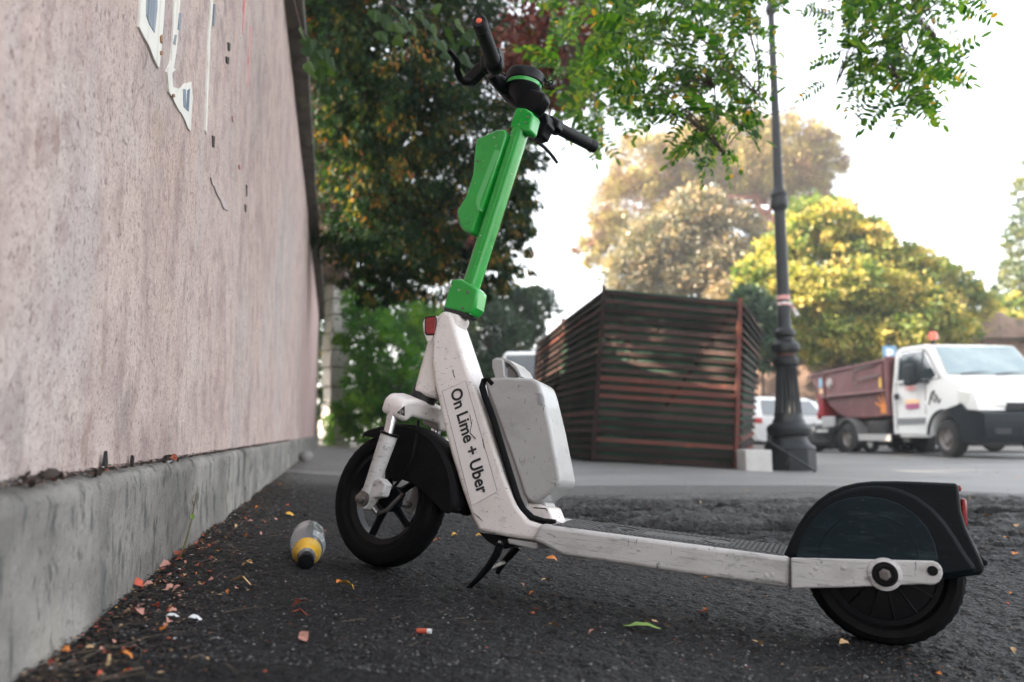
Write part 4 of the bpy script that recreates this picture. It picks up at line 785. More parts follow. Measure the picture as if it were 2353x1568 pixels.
# fluted tapered drum
n_ = 18; fl = MB(); rows = []
for py, r in ((956, .165), (950, .160), (900, .138), (850, .122), (843, .120)):
    row = []
    for j in range(n_ * 6):
        a = 2 * math.pi * j / (n_ * 6); f = abs(math.sin(a * n_ / 2)); f = min(1, f * 1.5); rr = r - (.020 * f if py not in (956, 843) else 0); row.append(fl.P((rr * math.cos(a), rr * math.sin(a), LZ(py))))
    rows.append(row)
for i in range(len(rows) - 1):
    for j in range(n_ * 6): fl.F(rows[i][j], rows[i][(j + 1) % (n_ * 6)], rows[i + 1][(j + 1) % (n_ * 6)], rows[i + 1][j])
fl.build('fluted_drum', iron, lamp, smooth=50)
P_ = [(.12, 843), (.145, 838), (.150, 828), (.125, 822), (.10, 819), (.10, 813), (.16, 808), (.172, 801), (.165, 793), (.125, 786), (.10, 782), (.10, 776), (.125, 771), (.125, 763), (.095, 757), (.078, 750), (.068, 500), (.070, 487), (.080, 483), (.098, 478), (.105, 470), (.102, 462), (.092, 455), (.105, 449), (.09, 443), (.072, 436), (.060, 430), (.040, 40), (.045, 34), (.066, 28), (.068, 18), (.045, 10), (.034, -60), (.034, -300)]
m_ = MB(); m_.lathe([(r, LZ(y)) for r, y in P_], seg=32); m_.build('shaft', iron, lamp)
m_ = MB(); m_.lathe([(.100, LZ(819.5)), (.1035, LZ(818)), (.1035, LZ(814)), (.100, LZ(812.5))], seg=24); m_.build('rusty_ring', mat('rust_ring', (.10, .05, .04), .8), lamp)
tape = mat('red_white_tape', (.75, .72, .70), .6, layers=[((9, 9, 7), .5, .52, (.45, .10, .08), .8)])
for (ya, yb) in ((680, 690), (696, 703)):
    m_ = MB(); m_.lathe([(.0775, LZ(ya)), (.079, LZ((ya + yb) / 2)), (.0775, LZ(yb))], seg=28); m_.build('warning_tape', tape, lamp)
m_ = MB(); m_.tube([(.07, -.03, LZ(698)), (.10, -.06, LZ(712)), (.15, -.06, LZ(728))], [(.022, .004), (.02, .004), (.03, .004)], 8); m_.build('tape_end', tape, lamp)
m_ = MB(); 
for sg in (-1, 1):
    m_.tube([(sg * .08, 0, LZ(28)), (sg * .2, 0, LZ(24)), (sg * .38, 0, LZ(8)), (sg * .6, 0, LZ(-25))], .008, 6)
m_.build('guy_wire', iron, lamp)
# lantern above the frame, so that the post is whole from elsewhere
m_ = MB(); m_.lathe([(.05, LZ(-300)), (.2, LZ(-306)), (.28, LZ(-350)), (.30, LZ(-400)), (.10, LZ(-430)), (0, LZ(-435))], seg=16); m_.build('lantern', iron, lamp)
# leaning bar in front of the foot, and the pale block left of it
g1, g2 = G(1875, 1085), W(1765, 1014, LY - .40); rb_ = empty('leaning_bar', (g1.x, g1.y, g1.z), label='thin dark metal bar propped slantwise against the foot of the lamp post', cat='metal bar')
m_ = MB(); m_.tube([(0, 0, 0), tuple(g2 - g1)], .014, 8); m_.build('bar', iron, rb_)
g3 = G(1803, 1081) - g1; mid = (g2 - g1) * .55; m_ = MB(); m_.tube([tuple(mid), tuple(g3)], .012, 8); m_.build('prop', steel, rb_)
con = mat('pale_concrete', (.50, .49, .47), .85, layers=[((6, 6, 6), .4, .65, (.42, .41, .39), .7)], bump=[((30, 30, 30), .004)])
g1 = G(1735, 1081); b = MB(); hh = 46 / F_ * g1.y; b.box(-.15, .15, -.15, .2, -.05, hh); o = b.build('concrete_block', con, bevel=.01); o.location = g1; tag(o, 'pale concrete block between the slatted hut and the lamp post', 'concrete block')
# ================================================================== SLATTED HUT
hw = [mat('slat_dark', (.020, .014, .013), .8, layers=[((2, 2, 30), .5, .62, (.05, .022, .02), .8), ((6, 6, 60), .6, .7, (.015, .012, .012), .8)]), mat('slat_red', (.12, .042, .032), .7, layers=[((2, 2, 30), .45, .62, (.09, .045, .04), .9), ((5, 5, 9), .6, .7, (.26, .085, .05), .7)]), mat('slat_brown', (.06, .036, .032), .8, layers=[((2, 2, 30), .5, .62, (.02, .017, .017), .8)])]
for m_ in hw: m_.node_tree.nodes['Principled BSDF'].inputs['Specular IOR Level'].default_value = .15
mesh_g = mat('green_mesh', (.018, .055, .035), .8, layers=[((1.3, 1.3, 1.3), .45, .62, (.045, .14, .085), .9), ((240, 240, 240), .45, .55, (.015, .04, .03), .6)])
def P3(px, py, Y): return W(px, py, Y)
A0, A1 = P3(1365, 1060, 10.0), P3(1391, 664, 10.0)
B0_, B1 = P3(1693, 1079, 9.2), P3(1702, 693, 9.2)
C0, C1 = P3(1722, 1046, 11.8), P3(1746, 757, 11.8)
D0, D1 = P3(1268, 1044, 12.4), P3(1298, 735, 12.4)
E0, E1 = P3(1225, 1034, 14.8), P3(1238, 788, 14.8)
gO = Vector((A0.x + .8, 10.6, float(gz(A0.x + .8, 10.6)))); hut = empty('slatted_hut', gO, label='boarded hut clad in dark and reddish horizontal slats over green mesh', cat='hut')
def facade(a0, a1, b0, b1, n, seed, red):
    r0 = random.Random(seed); nrm = (b0 - a0).cross(a1 - a0).normalized()
    if nrm.y > 0 and abs(nrm.y) > .3 or (nrm.dot((a0 + b0) / 2 - gO - Vector((.2, 1.2, 0))) < 0): nrm = -nrm
    L = lambda u, v: (a0 * (1 - v) + a1 * v) * (1 - u) + (b0 * (1 - v) + b1 * v) * u
    for k in range(n):
        v = (k + .5) / n; h = (a1 - a0).length / n; up_ = ((a1 - a0) * (1) + (b1 - b0)).normalized()
        mi = r0.choices([0, 1, 2], [4, red, 3])[0]; p, q = L(0, v) - gO, L(1, v) - gO; hh = h * .27 + r0.uniform(-.003, .003); t = .022
        dl = up_ * hh; out_ = nrm * (t + .018); tilt = nrm * .018
        b = MB(); ids = [b.P(w_) for w_ in (p - dl + out_ + tilt, q - dl + out_ + tilt, q + dl + out_ - tilt * .4, p + dl + out_ - tilt * .4, p - dl + out_ - nrm * t + tilt, q - dl + out_ - nrm * t + tilt, q + dl + out_ - nrm * t - tilt * .4, p + dl + out_ - nrm * t - tilt * .4)]
        for f in ((0, 1, 2, 3), (7, 6, 5, 4), (0, 4, 5, 1), (3, 2, 6, 7), (0, 3, 7, 4), (1, 5, 6, 2)): b.F(*[ids[i] for i in f])
        b.build('slat', hw[mi], hut, smooth=0)
    b = MB(); ids = [b.P(w_ - gO - nrm * d_) for d_ in (.0, .03) for w_ in (a0, b0, b1, a1)]
    for f in ((0, 1, 2, 3), (7, 6, 5, 4), (0, 4, 5, 1), (3, 2, 6, 7), (0, 3, 7, 4), (1, 5, 6, 2)): b.F(*[ids[i] for i in f])
    b.build('mesh_panel', mesh_g, hut, smooth=0)
    return nrm
nF = facade(A0, A1, B0_, B1, 20, 3, 1.5); nL = facade(D0, D1, A0, A1, 20, 4, .6); nL2 = facade(E0, E1, D0, D1, 20, 5, .6); nR = facade(B0_, B1, C0, C1, 20, 6, 2)
for (a, b_, m) in ((A0, A1, 0), (B0_, B1, 1), (D0, D1, 0), (C0, C1, 0), (E0, E1, 0)):
    o = (nF * .05 if a in (A0, B0_) else nL * .03); m_ = MB(); m_.tube([tuple(a - gO + o), tuple(b_ - gO + o + Vector((0, 0, .03)))], .035, 4); m_.build('corner_post', hw[m], hut, smooth=0)
F0, F1 = Vector((E0.x + 1.6, 15.4, E0.z)), Vector((E1.x + 1.6, 15.4, E1.z)); 
b = MB(); ids = [b.P(p - gO + Vector((0, 0, .0))) for p in (A1, B1, C1, F1, E1, D1)]; ids2 = [b.P(p - gO + Vector((0, 0, -.05))) for p in (A1, B1, C1, F1, E1, D1)]; b.F(*ids); b.F(*ids2[::-1])
for i in range(6): b.F(ids[i], ids[(i + 1) % 6], ids2[(i + 1) % 6], ids2[i])
b.build('roof_sheet', hw[0], hut, smooth=0)
for (a0, a1, b0, b1) in ((C0, C1, F0, F1), (F0, F1, E0, E1)):
    b = MB(); n2 = Vector((0, .04, 0)); ids = [b.P(p - gO + d_) for d_ in (Vector((0, 0, 0)), n2) for p in (a0, b0, b1, a1)]
    for f in ((0, 1, 2, 3), (7, 6, 5, 4), (0, 4, 5, 1), (3, 2, 6, 7), (0, 3, 7, 4), (1, 5, 6, 2)): b.F(*[ids[i] for i in f])
    b.build('back_panel', hw[0], hut, smooth=0)
# diagonal braces seen through the mesh
Lf = lambda u, v: (A0 * (1 - v) + A1 * v) * (1 - u) + (B0_ * (1 - v) + B1 * v) * u - gO
for (u0, v0, u1, v1) in ((.05, .97, .30, .52), (.97, .97, .50, .33)):
    m_ = MB(); m_.tube([tuple(Lf(u0, v0) + nF * .012), tuple(Lf(u1, v1) + nF * .012)], .018, 4); m_.build('diagonal_brace', hw[0], hut, smooth=0)
# ================================================================== VEHICLES
vwhite = mat('white_vehicle_paint', (.74, .74, .73), .25, coat=.6, layers=[((3, 3, 3), .5, .7, (.66, .655, .64), .6)])
glass = mat('dark_window_glass', (.03, .04, .045), .05, spec=.8, coat=.5)
wscreen = mat('windscreen_glass', (.20, .27, .29), .06, spec=.9, coat=.6, layers=[((1.5, 1.5, 1.5), .42, .6, (.30, .37, .38), .8)])
dplast = mat('dark_bumper_plastic', (.010, .014, .017), .5, spec=.25); tyre_m = mat('tyre_rubber', (.02, .02, .02), .8)
binp = mat('maroon_paint', (.135, .045, .048), .5, layers=[((3, 3, 3), .5, .66, (.20, .075, .075), .7), ((12, 12, 12), .62, .7, (.07, .04, .04), .6)])
alloy = mat('alloy', (.5, .5, .5), .35, metal=.8); chassis = mat('chassis_black', (.02, .02, .021), .7); lens = mat('headlamp_lens', (.62, .62, .58), .12, coat=.8); redlens = mat('red_tail_lamp', (.45, .02, .02), .2, coat=.6)
def vwheel(parent, x, y, z, r, w, side, rimm, name='wheel'):
    e = empty(name); e.parent = parent; e.matrix_local = Matrix.Identity(4)
    ax = (0, side, 0); m = MB(); m.lathe([(r * .60, w / 2), (r * .80, w / 2 + .005), (r * .95, w / 2 - .02), (r, w / 2 - .06), (r, -w / 2 + .06), (r * .95, -w / 2), (r * .6, -w / 2)], (x, y, z), ax, 36, closed=True); m.build('tyre', tyre_m, e)
    m = MB(); m.lathe([(r * .61, w * .45), (r * .56, w * .42), (r * .50, w * .2), (r * .25, w * .22), (r * .22, w * .40), (0, w * .42)], (x, y, z), ax, 32); m.build('rim', rimm, e)
    m = MB()
    for k in range(6): a = k * math.pi / 3; m.tube([(x + r * .38 * math.cos(a), y + side * w * .2, z + r * .38 * math.sin(a)), (x + r * .38 * math.cos(a), y + side * w * .225, z + r * .38 * math.sin(a))], r * .06, 8)
    m.build('rim_holes', chassis, e, kind='stuff'); return e
# --- tipper truck
TO = Vector((8.0, 14.2, CZ - .44)); TX, TYv = Vector((.097, -.995, 0)), Vector((.995, .097, 0)); TM = frame(TO, TX, TYv, (0, 0, 1)); tr = empty('tipper_truck', mtx=TM, label='white cab tipper truck with a maroon refuse skip facing the camera at the right', cat='truck')
def side(x, y, w=0.):
    a = un(TM, (1840 + x / 3.268) * .9191, (780 + y / 3.268) * .9191, w); return a
WD = 2.0
def cabw(z): return .0 + max(0, z - 1.3) * .17
cab = [(-1.60, .42), (-1.60, 1.2), (-1.60, 2.06), (-1.54, 2.15), (-1.40, 2.19), (-.62, 2.17), (-.42, 2.12), (.02, 1.53), (.16, 1.44), (.62, 1.27), (.76, 1.10), (.80, .92), (.80, .80), (.50, .80)] + [(.43 * math.cos(a) , .36 + .46 * math.sin(a)) for a in np.linspace(.55, math.pi - .05, 9)] + [(-.46, .40)]
b = MB(); b.prism(cab, lambda p: cabw(p[1]) + (.10 if p[0] > .55 else 0), lambda p: WD - cabw(p[1]) - (.10 if p[0] > .55 else 0)); b.build('cab', vwhite, tr, bevel=.03, seg=3, smooth=50)
b = MB(); b.prism([(.0, .86), (.42, .95), (.50, .98), (.60, .86), (.84, .84), (.95, .78), (.97, .40), (.90, .28), (.46, .28), (.44, .45), (.42, .60), (.36, .72), (.25, .82), (.10, .87)], lambda p: -.03 + (.12 if p[0] > .9 else 0), lambda p: WD + .03 - (.12 if p[0] > .9 else 0)); b.build('bumper', dplast, tr, bevel=.03, seg=3)
b = MB(); b.prism([(.44 * math.cos(a), .36 + .47 * math.sin(a)) for a in np.linspace(.5, math.pi - .1, 10)] + [(.50 * math.cos(a), .36 + .53 * math.sin(a)) for a in np.linspace(math.pi - .1, .5, 10)], -.03, .02); b.build('wheel_arch', dplast, tr, bevel=.008)
def sidepanel(name, pts, m, off=.004, th=.02, parent=tr, **k):
    b = MB(); b.prism(pts, lambda p: cabw(p[1]) - off, lambda p: cabw(p[1]) + th); return b.build(name, m, parent, smooth=0, **k)
win = [(-1.40, 1.50), (-1.42, 1.98), (-1.32, 2.06), (-.70, 2.04), (-.58, 1.96), (-.18, 1.52), (-.30, 1.47)]
door = empty('door'); door.parent = tr; door.matrix_local = Matrix.Identity(4)
sidepanel('door_seal', [(-1.46, 1.44), (-1.48, 2.03), (-1.36, 2.11), (-.66, 2.09), (-.52, 2.0), (-.06, 1.46)], dplast, .004, .01, door)
sidepanel('window_surround', [(-1.44, 1.455), (-1.46, 2.01), (-1.34, 2.09), (-.68, 2.07), (-.54, 1.98), (-.10, 1.47)], vwhite, .010, .01, door)
sidepanel('window', win, glass, .013, .0, door)
sidepanel('quarter_pillar', [(-.66, 1.49), (-.66, 2.05), (-.62, 2.04), (-.62, 1.49)], dplast, .018, .0, door)
for q in ([(-1.47, .48), (-1.47, 1.44), (-1.455, 1.44), (-1.455, .48)], [(-.52, .80), (-.52, 1.46), (-.505, 1.46), (-.505, .80)]): sidepanel('door_gap', q, chassis, .004, .0, door)
sidepanel('lower_trim', [(-1.44, .62), (-.55, .62), (-.52, .74), (-1.44, .74)], mat('grey_trim', (.18, .19, .20), .5), .016, .0, door)
b = MB(); b.box(-1.47, -1.33, -.03, .0, 1.12, 1.24); b.build('door_handle', dplast, door, bevel=.01)
b = MB(); b.box(-1.42, -.5, .02, .1, .36, .48); b.build('sill', vwhite, tr, bevel=.02)
b = MB(); b.box(-.80, -.52, -.26, -.10, 1.36, 1.78); b.build('wing_mirror', dplast, tr, bevel=.05, seg=3)
m_ = MB(); m_.tube([(-.6, -.12, 1.45), (-.4, .02, 1.42)], .03, 8); m_.build('mirror_arm', dplast, tr)
# windscreen plane
b = MB(); ws = [(-.40, 2.08, .20), (-.02, 1.56, .12)]
ids = [b.P(p) for p in ((-.395, .19, 2.10), (-.395, WD - .19, 2.10), (.035, WD - .10, 1.53), (.035, .10, 1.53))]; b.F(*ids); b.v = [v + Vector((.012, 0, .010)) for v in b.v]; o_ = b.build('windscreen', wscreen, tr, smooth=0)
for y0 in (.35, 1.05):
    m_ = MB(); m_.tube([(.07, y0, 1.54), (.03, y0 + .3, 1.57), (.0, y0 + .62, 1.585)], .012, 6); m_.build('wiper', chassis, tr)
b = MB(); b.prism([(.40, .0), (.56, .05), (.74, .20), (.80, .48), (.82, .62), (.70, .50), (.45, .10)], lambda p: 0.0, lambda p: 1.0, 'xy'); b.v = [Vector((v.x + .02, v.y - .01, (.90 if v.z < .5 else 1.24 - .33 * max(0, v.x - .42)))) for v in b.v]; b.build('headlamp', lens, tr, bevel=.02)
b = MB(); b.box(.70, .835, .60, WD - .6, .84, .98); b.build('grille', chassis, tr, bevel=.02)
for k in range(4): b = MB(); b.box(.80, .842, .64, WD - .64, .86 + k * .03, .868 + k * .03); b.build('grille_bar', dplast, tr, smooth=0)
b = MB(); b.box(.95, .985, .80, 1.20, .38, .50); b.build('number_plate', mat('plate_white', (.7, .7, .7), .4), tr); b = MB(); b.box(.95, .987, .80, .85, .38, .50); b.build('plate_band', mat('plate_blue', (.02, .2, .6), .4), tr)
b = MB(); b.box(.955, .975, .25, .55, .42, .52); b.build('bumper_slot', chassis, tr, bevel=.01)
redt = mat('red_lettering', (.60, .16, .15), .6); purp = mat('purple_band', (.42, .10, .22), .6); pale_o = mat('pale_orange', (.85, .55, .30), .6); handm = mat('orange_handprint', (.75, .25, .04), .6)
sidepanel('door_sticker', [(-1.14, 1.02), (-.70, 1.02), (-.70, 1.10), (-1.14, 1.10)], pale_o, .006, .0, door); sidepanel('door_sticker', [(-1.14, .92), (-.70, .92), (-.70, 1.015), (-1.14, 1.015)], purp, .006, .0, door)
text_obj('door_lettering', 'AMA', redt, textM(Vector((-1.12, -.004, 1.28)), Vector((-.8, -.004, 1.28)), (0, -1, 0)), width=.34, parent=door)
m_ = MB(); m_.tube([(-.40, -.008, .98), (-.30, -.008, 1.20), (-.22, -.008, 1.24), (-.24, -.008, 1.14), (-.34, -.008, 1.12), (-.20, -.008, 1.02), (-.16, -.008, 1.16), (-.10, -.008, 1.0), (-.05, -.008, 1.08)], .012, 5); m_.build('graffiti_tag', inkb, tr)
# skip body
rail = [(-5.10, 1.86), (-4.30, 1.90), (-1.66, 1.96)]
bin_ = [(-5.05, 1.84), (-1.68, 1.95), (-1.68, 1.30), (-4.55, 1.28), (-4.75, 1.45)]
sk = empty('refuse_skip'); sk.parent = tr; sk.matrix_local = Matrix.Identity(4)
b = MB(); b.prism(bin_, .02, WD - .02); b.build('upper_body', binp, sk, bevel=.02)
b = MB(); b.prism([(-4.50, 1.28), (-1.70, 1.30), (-1.70, .86), (-2.2, .78), (-3.5, .78), (-3.95, .90), (-4.35, 1.12)], .10, WD - .10); b.build('lower_body', binp, sk, bevel=.03)
m_ = MB(); m_.tube([(-5.12, .0, 1.86), (-1.66, .0, 1.97)], .035, 8); m_.build('top_rail', binp, sk)
m_ = MB(); m_.tube([(-4.5, -.01, 1.31), (-1.75, -.01, 1.33)], .022, 8); m_.build('side_rib', mat('worn_rib', (.25, .13, .13), .5), sk)
b = MB(); b.box(-1.80, -1.68, -.02, WD + .02, .80, 2.04); b.build('end_post', binp, sk, bevel=.02)
b = MB(); b.box(-4.4, -4.34, -.012, .03, 1.3, 1.86); b.build('stiffener', binp, sk)
b = MB(); b.box(-1.92, -1.87, -.012, .03, 1.3, 1.93); b.build('stiffener', binp, sk)
m_ = MB(); m_.tube([(-2.2, -.03, 1.90), (-2.9, -.03, 1.85), (-3.0, -.03, 1.6), (-2.85, -.03, 1.5)], .015, 6); m_.build('hook_rod', steel, sk)
m_ = MB(); m_.tube([(-2.75, -.03, 1.62), (-2.0, -.03, 1.66)], .018, 6); m_.build('hook_rod', steel, sk)
m_ = MB(); m_.lathe([(0, .06), (.10, .05), (.13, .0)], (-4.1, .02, 1.62), (0, -1, 0), 12); m_.build('rolled_tarp', mat('pale_cloth', (.4, .37, .35), .9), sk)
for (x0, z0, x1, z1, m, nm) in ((-4.62, 1.55, -4.47, 1.78, mat('sticker_blue', (.25, .45, .62), .5), 'blue_sticker'), (-4.62, 1.40, -4.35, 1.52, pale_o, 'orange_sticker'), (-2.05, 1.40, -1.95, 1.62, mat('sticker_yellow', (.8, .5, .05), .5), 'yellow_sticker')):
    b = MB(); b.box(x0, x1, .012, .02, z0, z1); b.build(nm, m, sk)
hnd = MB(); hx0, hz0 = -2.02, .86
hnd.prism([(hx0 - .14, hz0), (hx0 + .16, hz0), (hx0 + .18, hz0 + .2), (hx0 - .12, hz0 + .2)], .088, .1)
for k, (a, L) in enumerate(((2.75, .26), (2.2, .30), (1.85, .34), (1.5, .36), (1.15, .34))):
    c = Vector((hx0 + (-.10 + .06 * k), .094, hz0 + .14)); d = Vector((math.cos(a), 0, math.sin(a))); s_ = Vector((-d.z, 0, d.x)) * .028
    ids = [hnd.P(c - s_), hnd.P(c + s_), hnd.P(c + d * L + s_ * .7), hnd.P(c + d * L - s_ * .7)]; hnd.F(*ids)
hnd.build('orange_handprint', handm, sk, smooth=0)
b = MB(); b.box(-4.9, -4.62, .1, .5, .85, 1.5); b.build('red_side_box', mat('deep_red', (.28, .01, .015), .5), tr, bevel=.02)
b = MB(); b.box(-4.95, -4.9, .1, .35, .78, .95); b.build('tail_lamp', redlens, tr)
b = MB(); b.box(-5.0, .3, .45, .62, .42, .62); b.build('chassis_rail', chassis, tr); b = MB(); b.box(-5.0, .3, 1.35, 1.52, .42, .62); b.build('chassis_rail', chassis, tr)
b = MB(); b.box(-4.3, -1.7, .25, WD - .25, .60, .80); b.build('subframe', chassis, tr); b = MB(); b.box(-2.7, -2.0, .1, .5, .35, .7); b.build('fuel_tank', chassis, tr, bevel=.05)
b = MB(); b.box(-2.95, -1.75, -.0, .04, .28, .42); b.build('side_guard', mat('guard_grey', (.42, .41, .40), .6), tr, bevel=.008)
b = MB(); b.box(-4.55, -3.98, -.0, .06, .44, .84); b.build('rear_guard_box', mat('box_grey', (.42, .42, .42), .6), tr, bevel=.02)
b = MB(); b.prism([(-3.43 + .50 * math.cos(a), .33 + .46 * math.sin(a)) for a in np.linspace(.1, math.pi - .2, 12)] + [(-3.43 + .46 * math.cos(a), .33 + .42 * math.sin(a)) for a in np.linspace(math.pi - .2, .1, 12)], .0, .42); b.build('mudguard', mat('mud_grey', (.12, .12, .12), .7), tr)
rimg = mat('steel_rim_grey', (.22, .20, .19), .5, metal=.5)
vwheel(tr, -3.43, .12, .33, .335, .24, -1, rimg); vwheel(tr, 0, .12, .34, .34, .22, -1, rimg); vwheel(tr, -3.43, WD - .12, .33, .335, .24, 1, rimg); vwheel(tr, 0, WD - .12, .34, .34, .22, 1, rimg)
m_ = MB(); m_.lathe([(.07, 2.17), (.07, 2.22), (.03, 2.24), (.03, 2.30)], (-.95, .55, 0), (0, 0, 1), 14); m_.build('beacon_base', chassis, tr); m_ = MB(); m_.lathe([(.03, 2.30), (.085, 2.31), (.085, 2.42), (.05, 2.46), (0, 2.47)], (-.95, .55, 0), (0, 0, 1), 18); m_.build('beacon', mat('red_beacon', (.75, .10, .05), .3, coat=.5), tr)
# --- parked cars
def car(name, M, L, Wd, H, paint, label, cat='car', kind_='hatch', group=None):
    e = empty(name, mtx=M, label=label, cat=cat, group=group); r = .32; fx, rx = L * .5 - .85, -L * .5 + .75
    lo = [(-L / 2, .45), (-L / 2 + .02, .85), (-L / 2 + .10, H * .62), (L / 2 - 1.0, H * .64), (L / 2 - .25, H * .52), (L / 2 - .03, .62), (L / 2, .40), (L / 2 - .08, .24), (fx + r + .06, .24)] + [(fx + (r + .06) * math.cos(a), r + (r + .06) * math.sin(a)) for a in np.linspace(-.2, math.pi + .2, 9)] + [(rx + r + .06, .24)] + [(rx + (r + .06) * math.cos(a), r + (r + .06) * math.sin(a)) for a in np.linspace(-.2, math.pi + .2, 9)] + [(-L / 2 + .1, .26)]
    b = MB(); b.prism(lo, -Wd / 2, Wd / 2); b.build('body', paint, e, bevel=.06, seg=3, smooth=50)
    rf = [(-L / 2 + .08, H * .60), (-L / 2 + .20 if kind_ == 'hatch' else -L / 2 + .05, H * .93), (-L / 2 + .45, H), (.35, H), (.75, H * .93), (L / 2 - 1.05 if kind_ == 'hatch' else L / 2 - .7, H * .62)]
    tw = lambda p: max(0, p[1] - H * .6) * .36
    b = MB(); b.prism(rf, lambda p: -Wd / 2 + .03 + tw(p), lambda p: Wd / 2 - .03 - tw(p)); b.build('cabin', paint, e, bevel=.05, seg=3, smooth=50)
    for sg in (-1, 1):
        for (x0, x1, x2, x3) in ((-L / 2 + .30, -L / 2 + .40, -.45, -.45), (-.38, -.38, .42, .78)):
            b = MB(); pts = [(x0, H * .65), (x1, H * .93), (x2, H * .94), (x3, H * .65)]; f = lambda p: sg * (Wd / 2 - .018 - tw(p)); g_ = lambda p: sg * (Wd / 2 - .06 - tw(p)); b.prism(pts, f, g_); b.build('side_window', glass, e, smooth=0)
        b = MB(); b.box(-L / 2 - .01, -L / 2 + .22, sg * (Wd / 2 - .2), sg * (Wd / 2 + .012), H * .50, H * .60); b.build('tail_lamp', redlens, e, bevel=.02)
        b = MB(); b.box(L / 2 - .35, L / 2 - .05, sg * (Wd / 2 - .4), sg * (Wd / 2 + .01), H * .42, H * .50); b.build('headlamp', lens, e, bevel=.03)
        b = MB(); b.box(-.2, .0, sg * (Wd / 2), sg * (Wd / 2 + .02), H * .52, H * .54); b.build('door_handle', paint, e)
    b = MB(); b.prism([(-L / 2 + .085, H * .66), (-L / 2 + .16, H * .90), (-L / 2 + .2, H * .90), (-L / 2 + .125, H * .66)], lambda p: -Wd / 2 + .18, lambda p: Wd / 2 - .18); b.v = [v - Vector((.03, 0, 0)) for v in b.v]; b.build('rear_window', glass, e, smooth=0)
    b = MB(); b.prism([(.78, H * .91), (L / 2 - 1.05, H * .64), (L / 2 - 1.02, H * .66), (.80, H * .93)], lambda p: -Wd / 2 + .22, lambda p: Wd / 2 - .22); b.v = [v + Vector((.02, 0, .03)) for v in b.v]; b.build('windscreen', glass, e, smooth=0)
    b = MB(); b.box(-L / 2 + .3, L / 2 - .3, -Wd / 2 + .1, Wd / 2 - .1, .16, .30); b.build('underbody', chassis, e)
    for x in (fx, rx):
        for sg in (-1, 1): vwheel(e, x, sg * (Wd / 2 - .10), r, r, .20, sg, alloy)
    return e
def place(px, Y, yaw): p = W(px, 1030, Y); return Matrix.Translation((p.x, Y, CZ - .455)) @ Matrix.Rotation(R(yaw), 4, 'Z')
dgrey = mat('dark_grey_paint', (.02, .022, .025), .25, coat=.6); slv = mat('silver_paint', (.42, .43, .43), .3, metal=.3, coat=.6); navy = mat('black_paint', (.01, .01, .012), .2, coat=.6)
car('parked_car', place(1795, 21.5, 32), 4.0, 1.75, 1.42, vwhite, 'white hatchback seen from behind, partly hidden by the lamp post foot')
car('parked_car', place(1935, 22.5, 188), 4.2, 1.75, 1.45, slv, 'silver car glimpsed between the lamp post and the truck')
car('parked_car', place(2010, 18.9, 185), 3.9, 1.70, 1.10, dgrey, 'low dark grey car behind the rear of the truck')
car('parked_car', place(2215, 18.8, 183), 4.1, 1.75, 1.38, navy, 'black car with bright hubcaps standing behind the truck cab')
# motor scooter between the cars, behind the truck
ms = empty('motor_scooter', (W(2060, 1030, 18.0).x, 18.2, CZ - .455), R(200), label='small dark motor scooter standing behind the truck wheels', cat='motor scooter')
b = MB(); b.prism([(-.6, .35), (-.5, .75), (.0, .80), (.05, .40), (.35, .38), (.50, .95), (.58, .93), (.50, .30), (.1, .25), (-.4, .25)], -.14, .14); b.build('body', navy, ms, bevel=.04)
b = MB(); b.box(-.5, .05, -.15, .15, .80, .88); b.build('saddle', rubber, ms, bevel=.03)
m_ = MB(); m_.tube([(.5, -.33, 1.02), (.54, 0, 1.0), (.5, .33, 1.02)], .018, 8); m_.build('handlebar', chassis, ms)
vwheel(ms, -.5, 0, .24, .24, .12, -1, alloy); vwheel(ms, .66, 0, .24, .24, .12, -1, alloy)
# --- white van behind the hut
vp = W(1262, 1030, 15.2); van = empty('white_van', (vp.x - .05, 16.9, CZ - .40), R(-96), label='white van whose roof and nose show left of the slatted hut', cat='van')
vb = [(-2.2, .4), (-2.2, 2.05), (-2.05, 2.15), (.55, 2.15), (.75, 2.08), (1.35, 1.38), (1.95, 1.18), (2.1, .9), (2.1, .4)]
b = MB(); b.prism(vb, lambda p: -.92 + max(0, p[1] - 1.3) * .14, lambda p: .92 - max(0, p[1] - 1.3) * .14); b.build('body', vwhite, van, bevel=.07, seg=3, smooth=50)
b = MB(); ids = [b.P(p) for p in ((.82, -.72, 2.02), (.82, .72, 2.02), (1.36, .80, 1.42), (1.36, -.80, 1.42))]; b.F(*ids); b.v = [v + Vector((.03, 0, .03)) for v in b.v]; b.build('windscreen', glass, van, smooth=0)
for sg in (-1, 1):
    b = MB(); b.prism([(.0, 1.35), (.0, 1.95), (.65, 1.95), (1.15, 1.35)], lambda p: sg * (.93 - max(0, p[1] - 1.3) * .14), lambda p: sg * (.88 - max(0, p[1] - 1.3) * .14)); b.build('side_window', glass, van, smooth=0)
    for x in (-1.4, 1.3): vwheel(van, x, sg * .82, .33, .33, .2, sg, alloy)
# blue parking sign behind the truck
sg_ = W(2044, 806, 19.5); sn = empty('parking_sign', (sg_.x, sg_.y, CZ - .46), label='blue and white parking sign showing above the skip beside the cab', cat='sign'); hz = sg_.z - CZ + .46
b = MB(); b.box(-.17, .17, -.015, .015, hz - .34, hz + .12); b.build('sign_plate', mat('sign_blue', (.16, .32, .48), .5), sn); b = MB(); b.box(-.03, .03, .016, .07, 0, hz + .25); b.build('sign_pole', iron, sn)
text_obj('sign_letter', 'P', mat('sign_white', (.8, .8, .8), .5), textM(Vector((-.09, -.018, hz - .22)), Vector((.12, -.018, hz - .22)), (0, -1, 0)), width=.18, parent=sn)
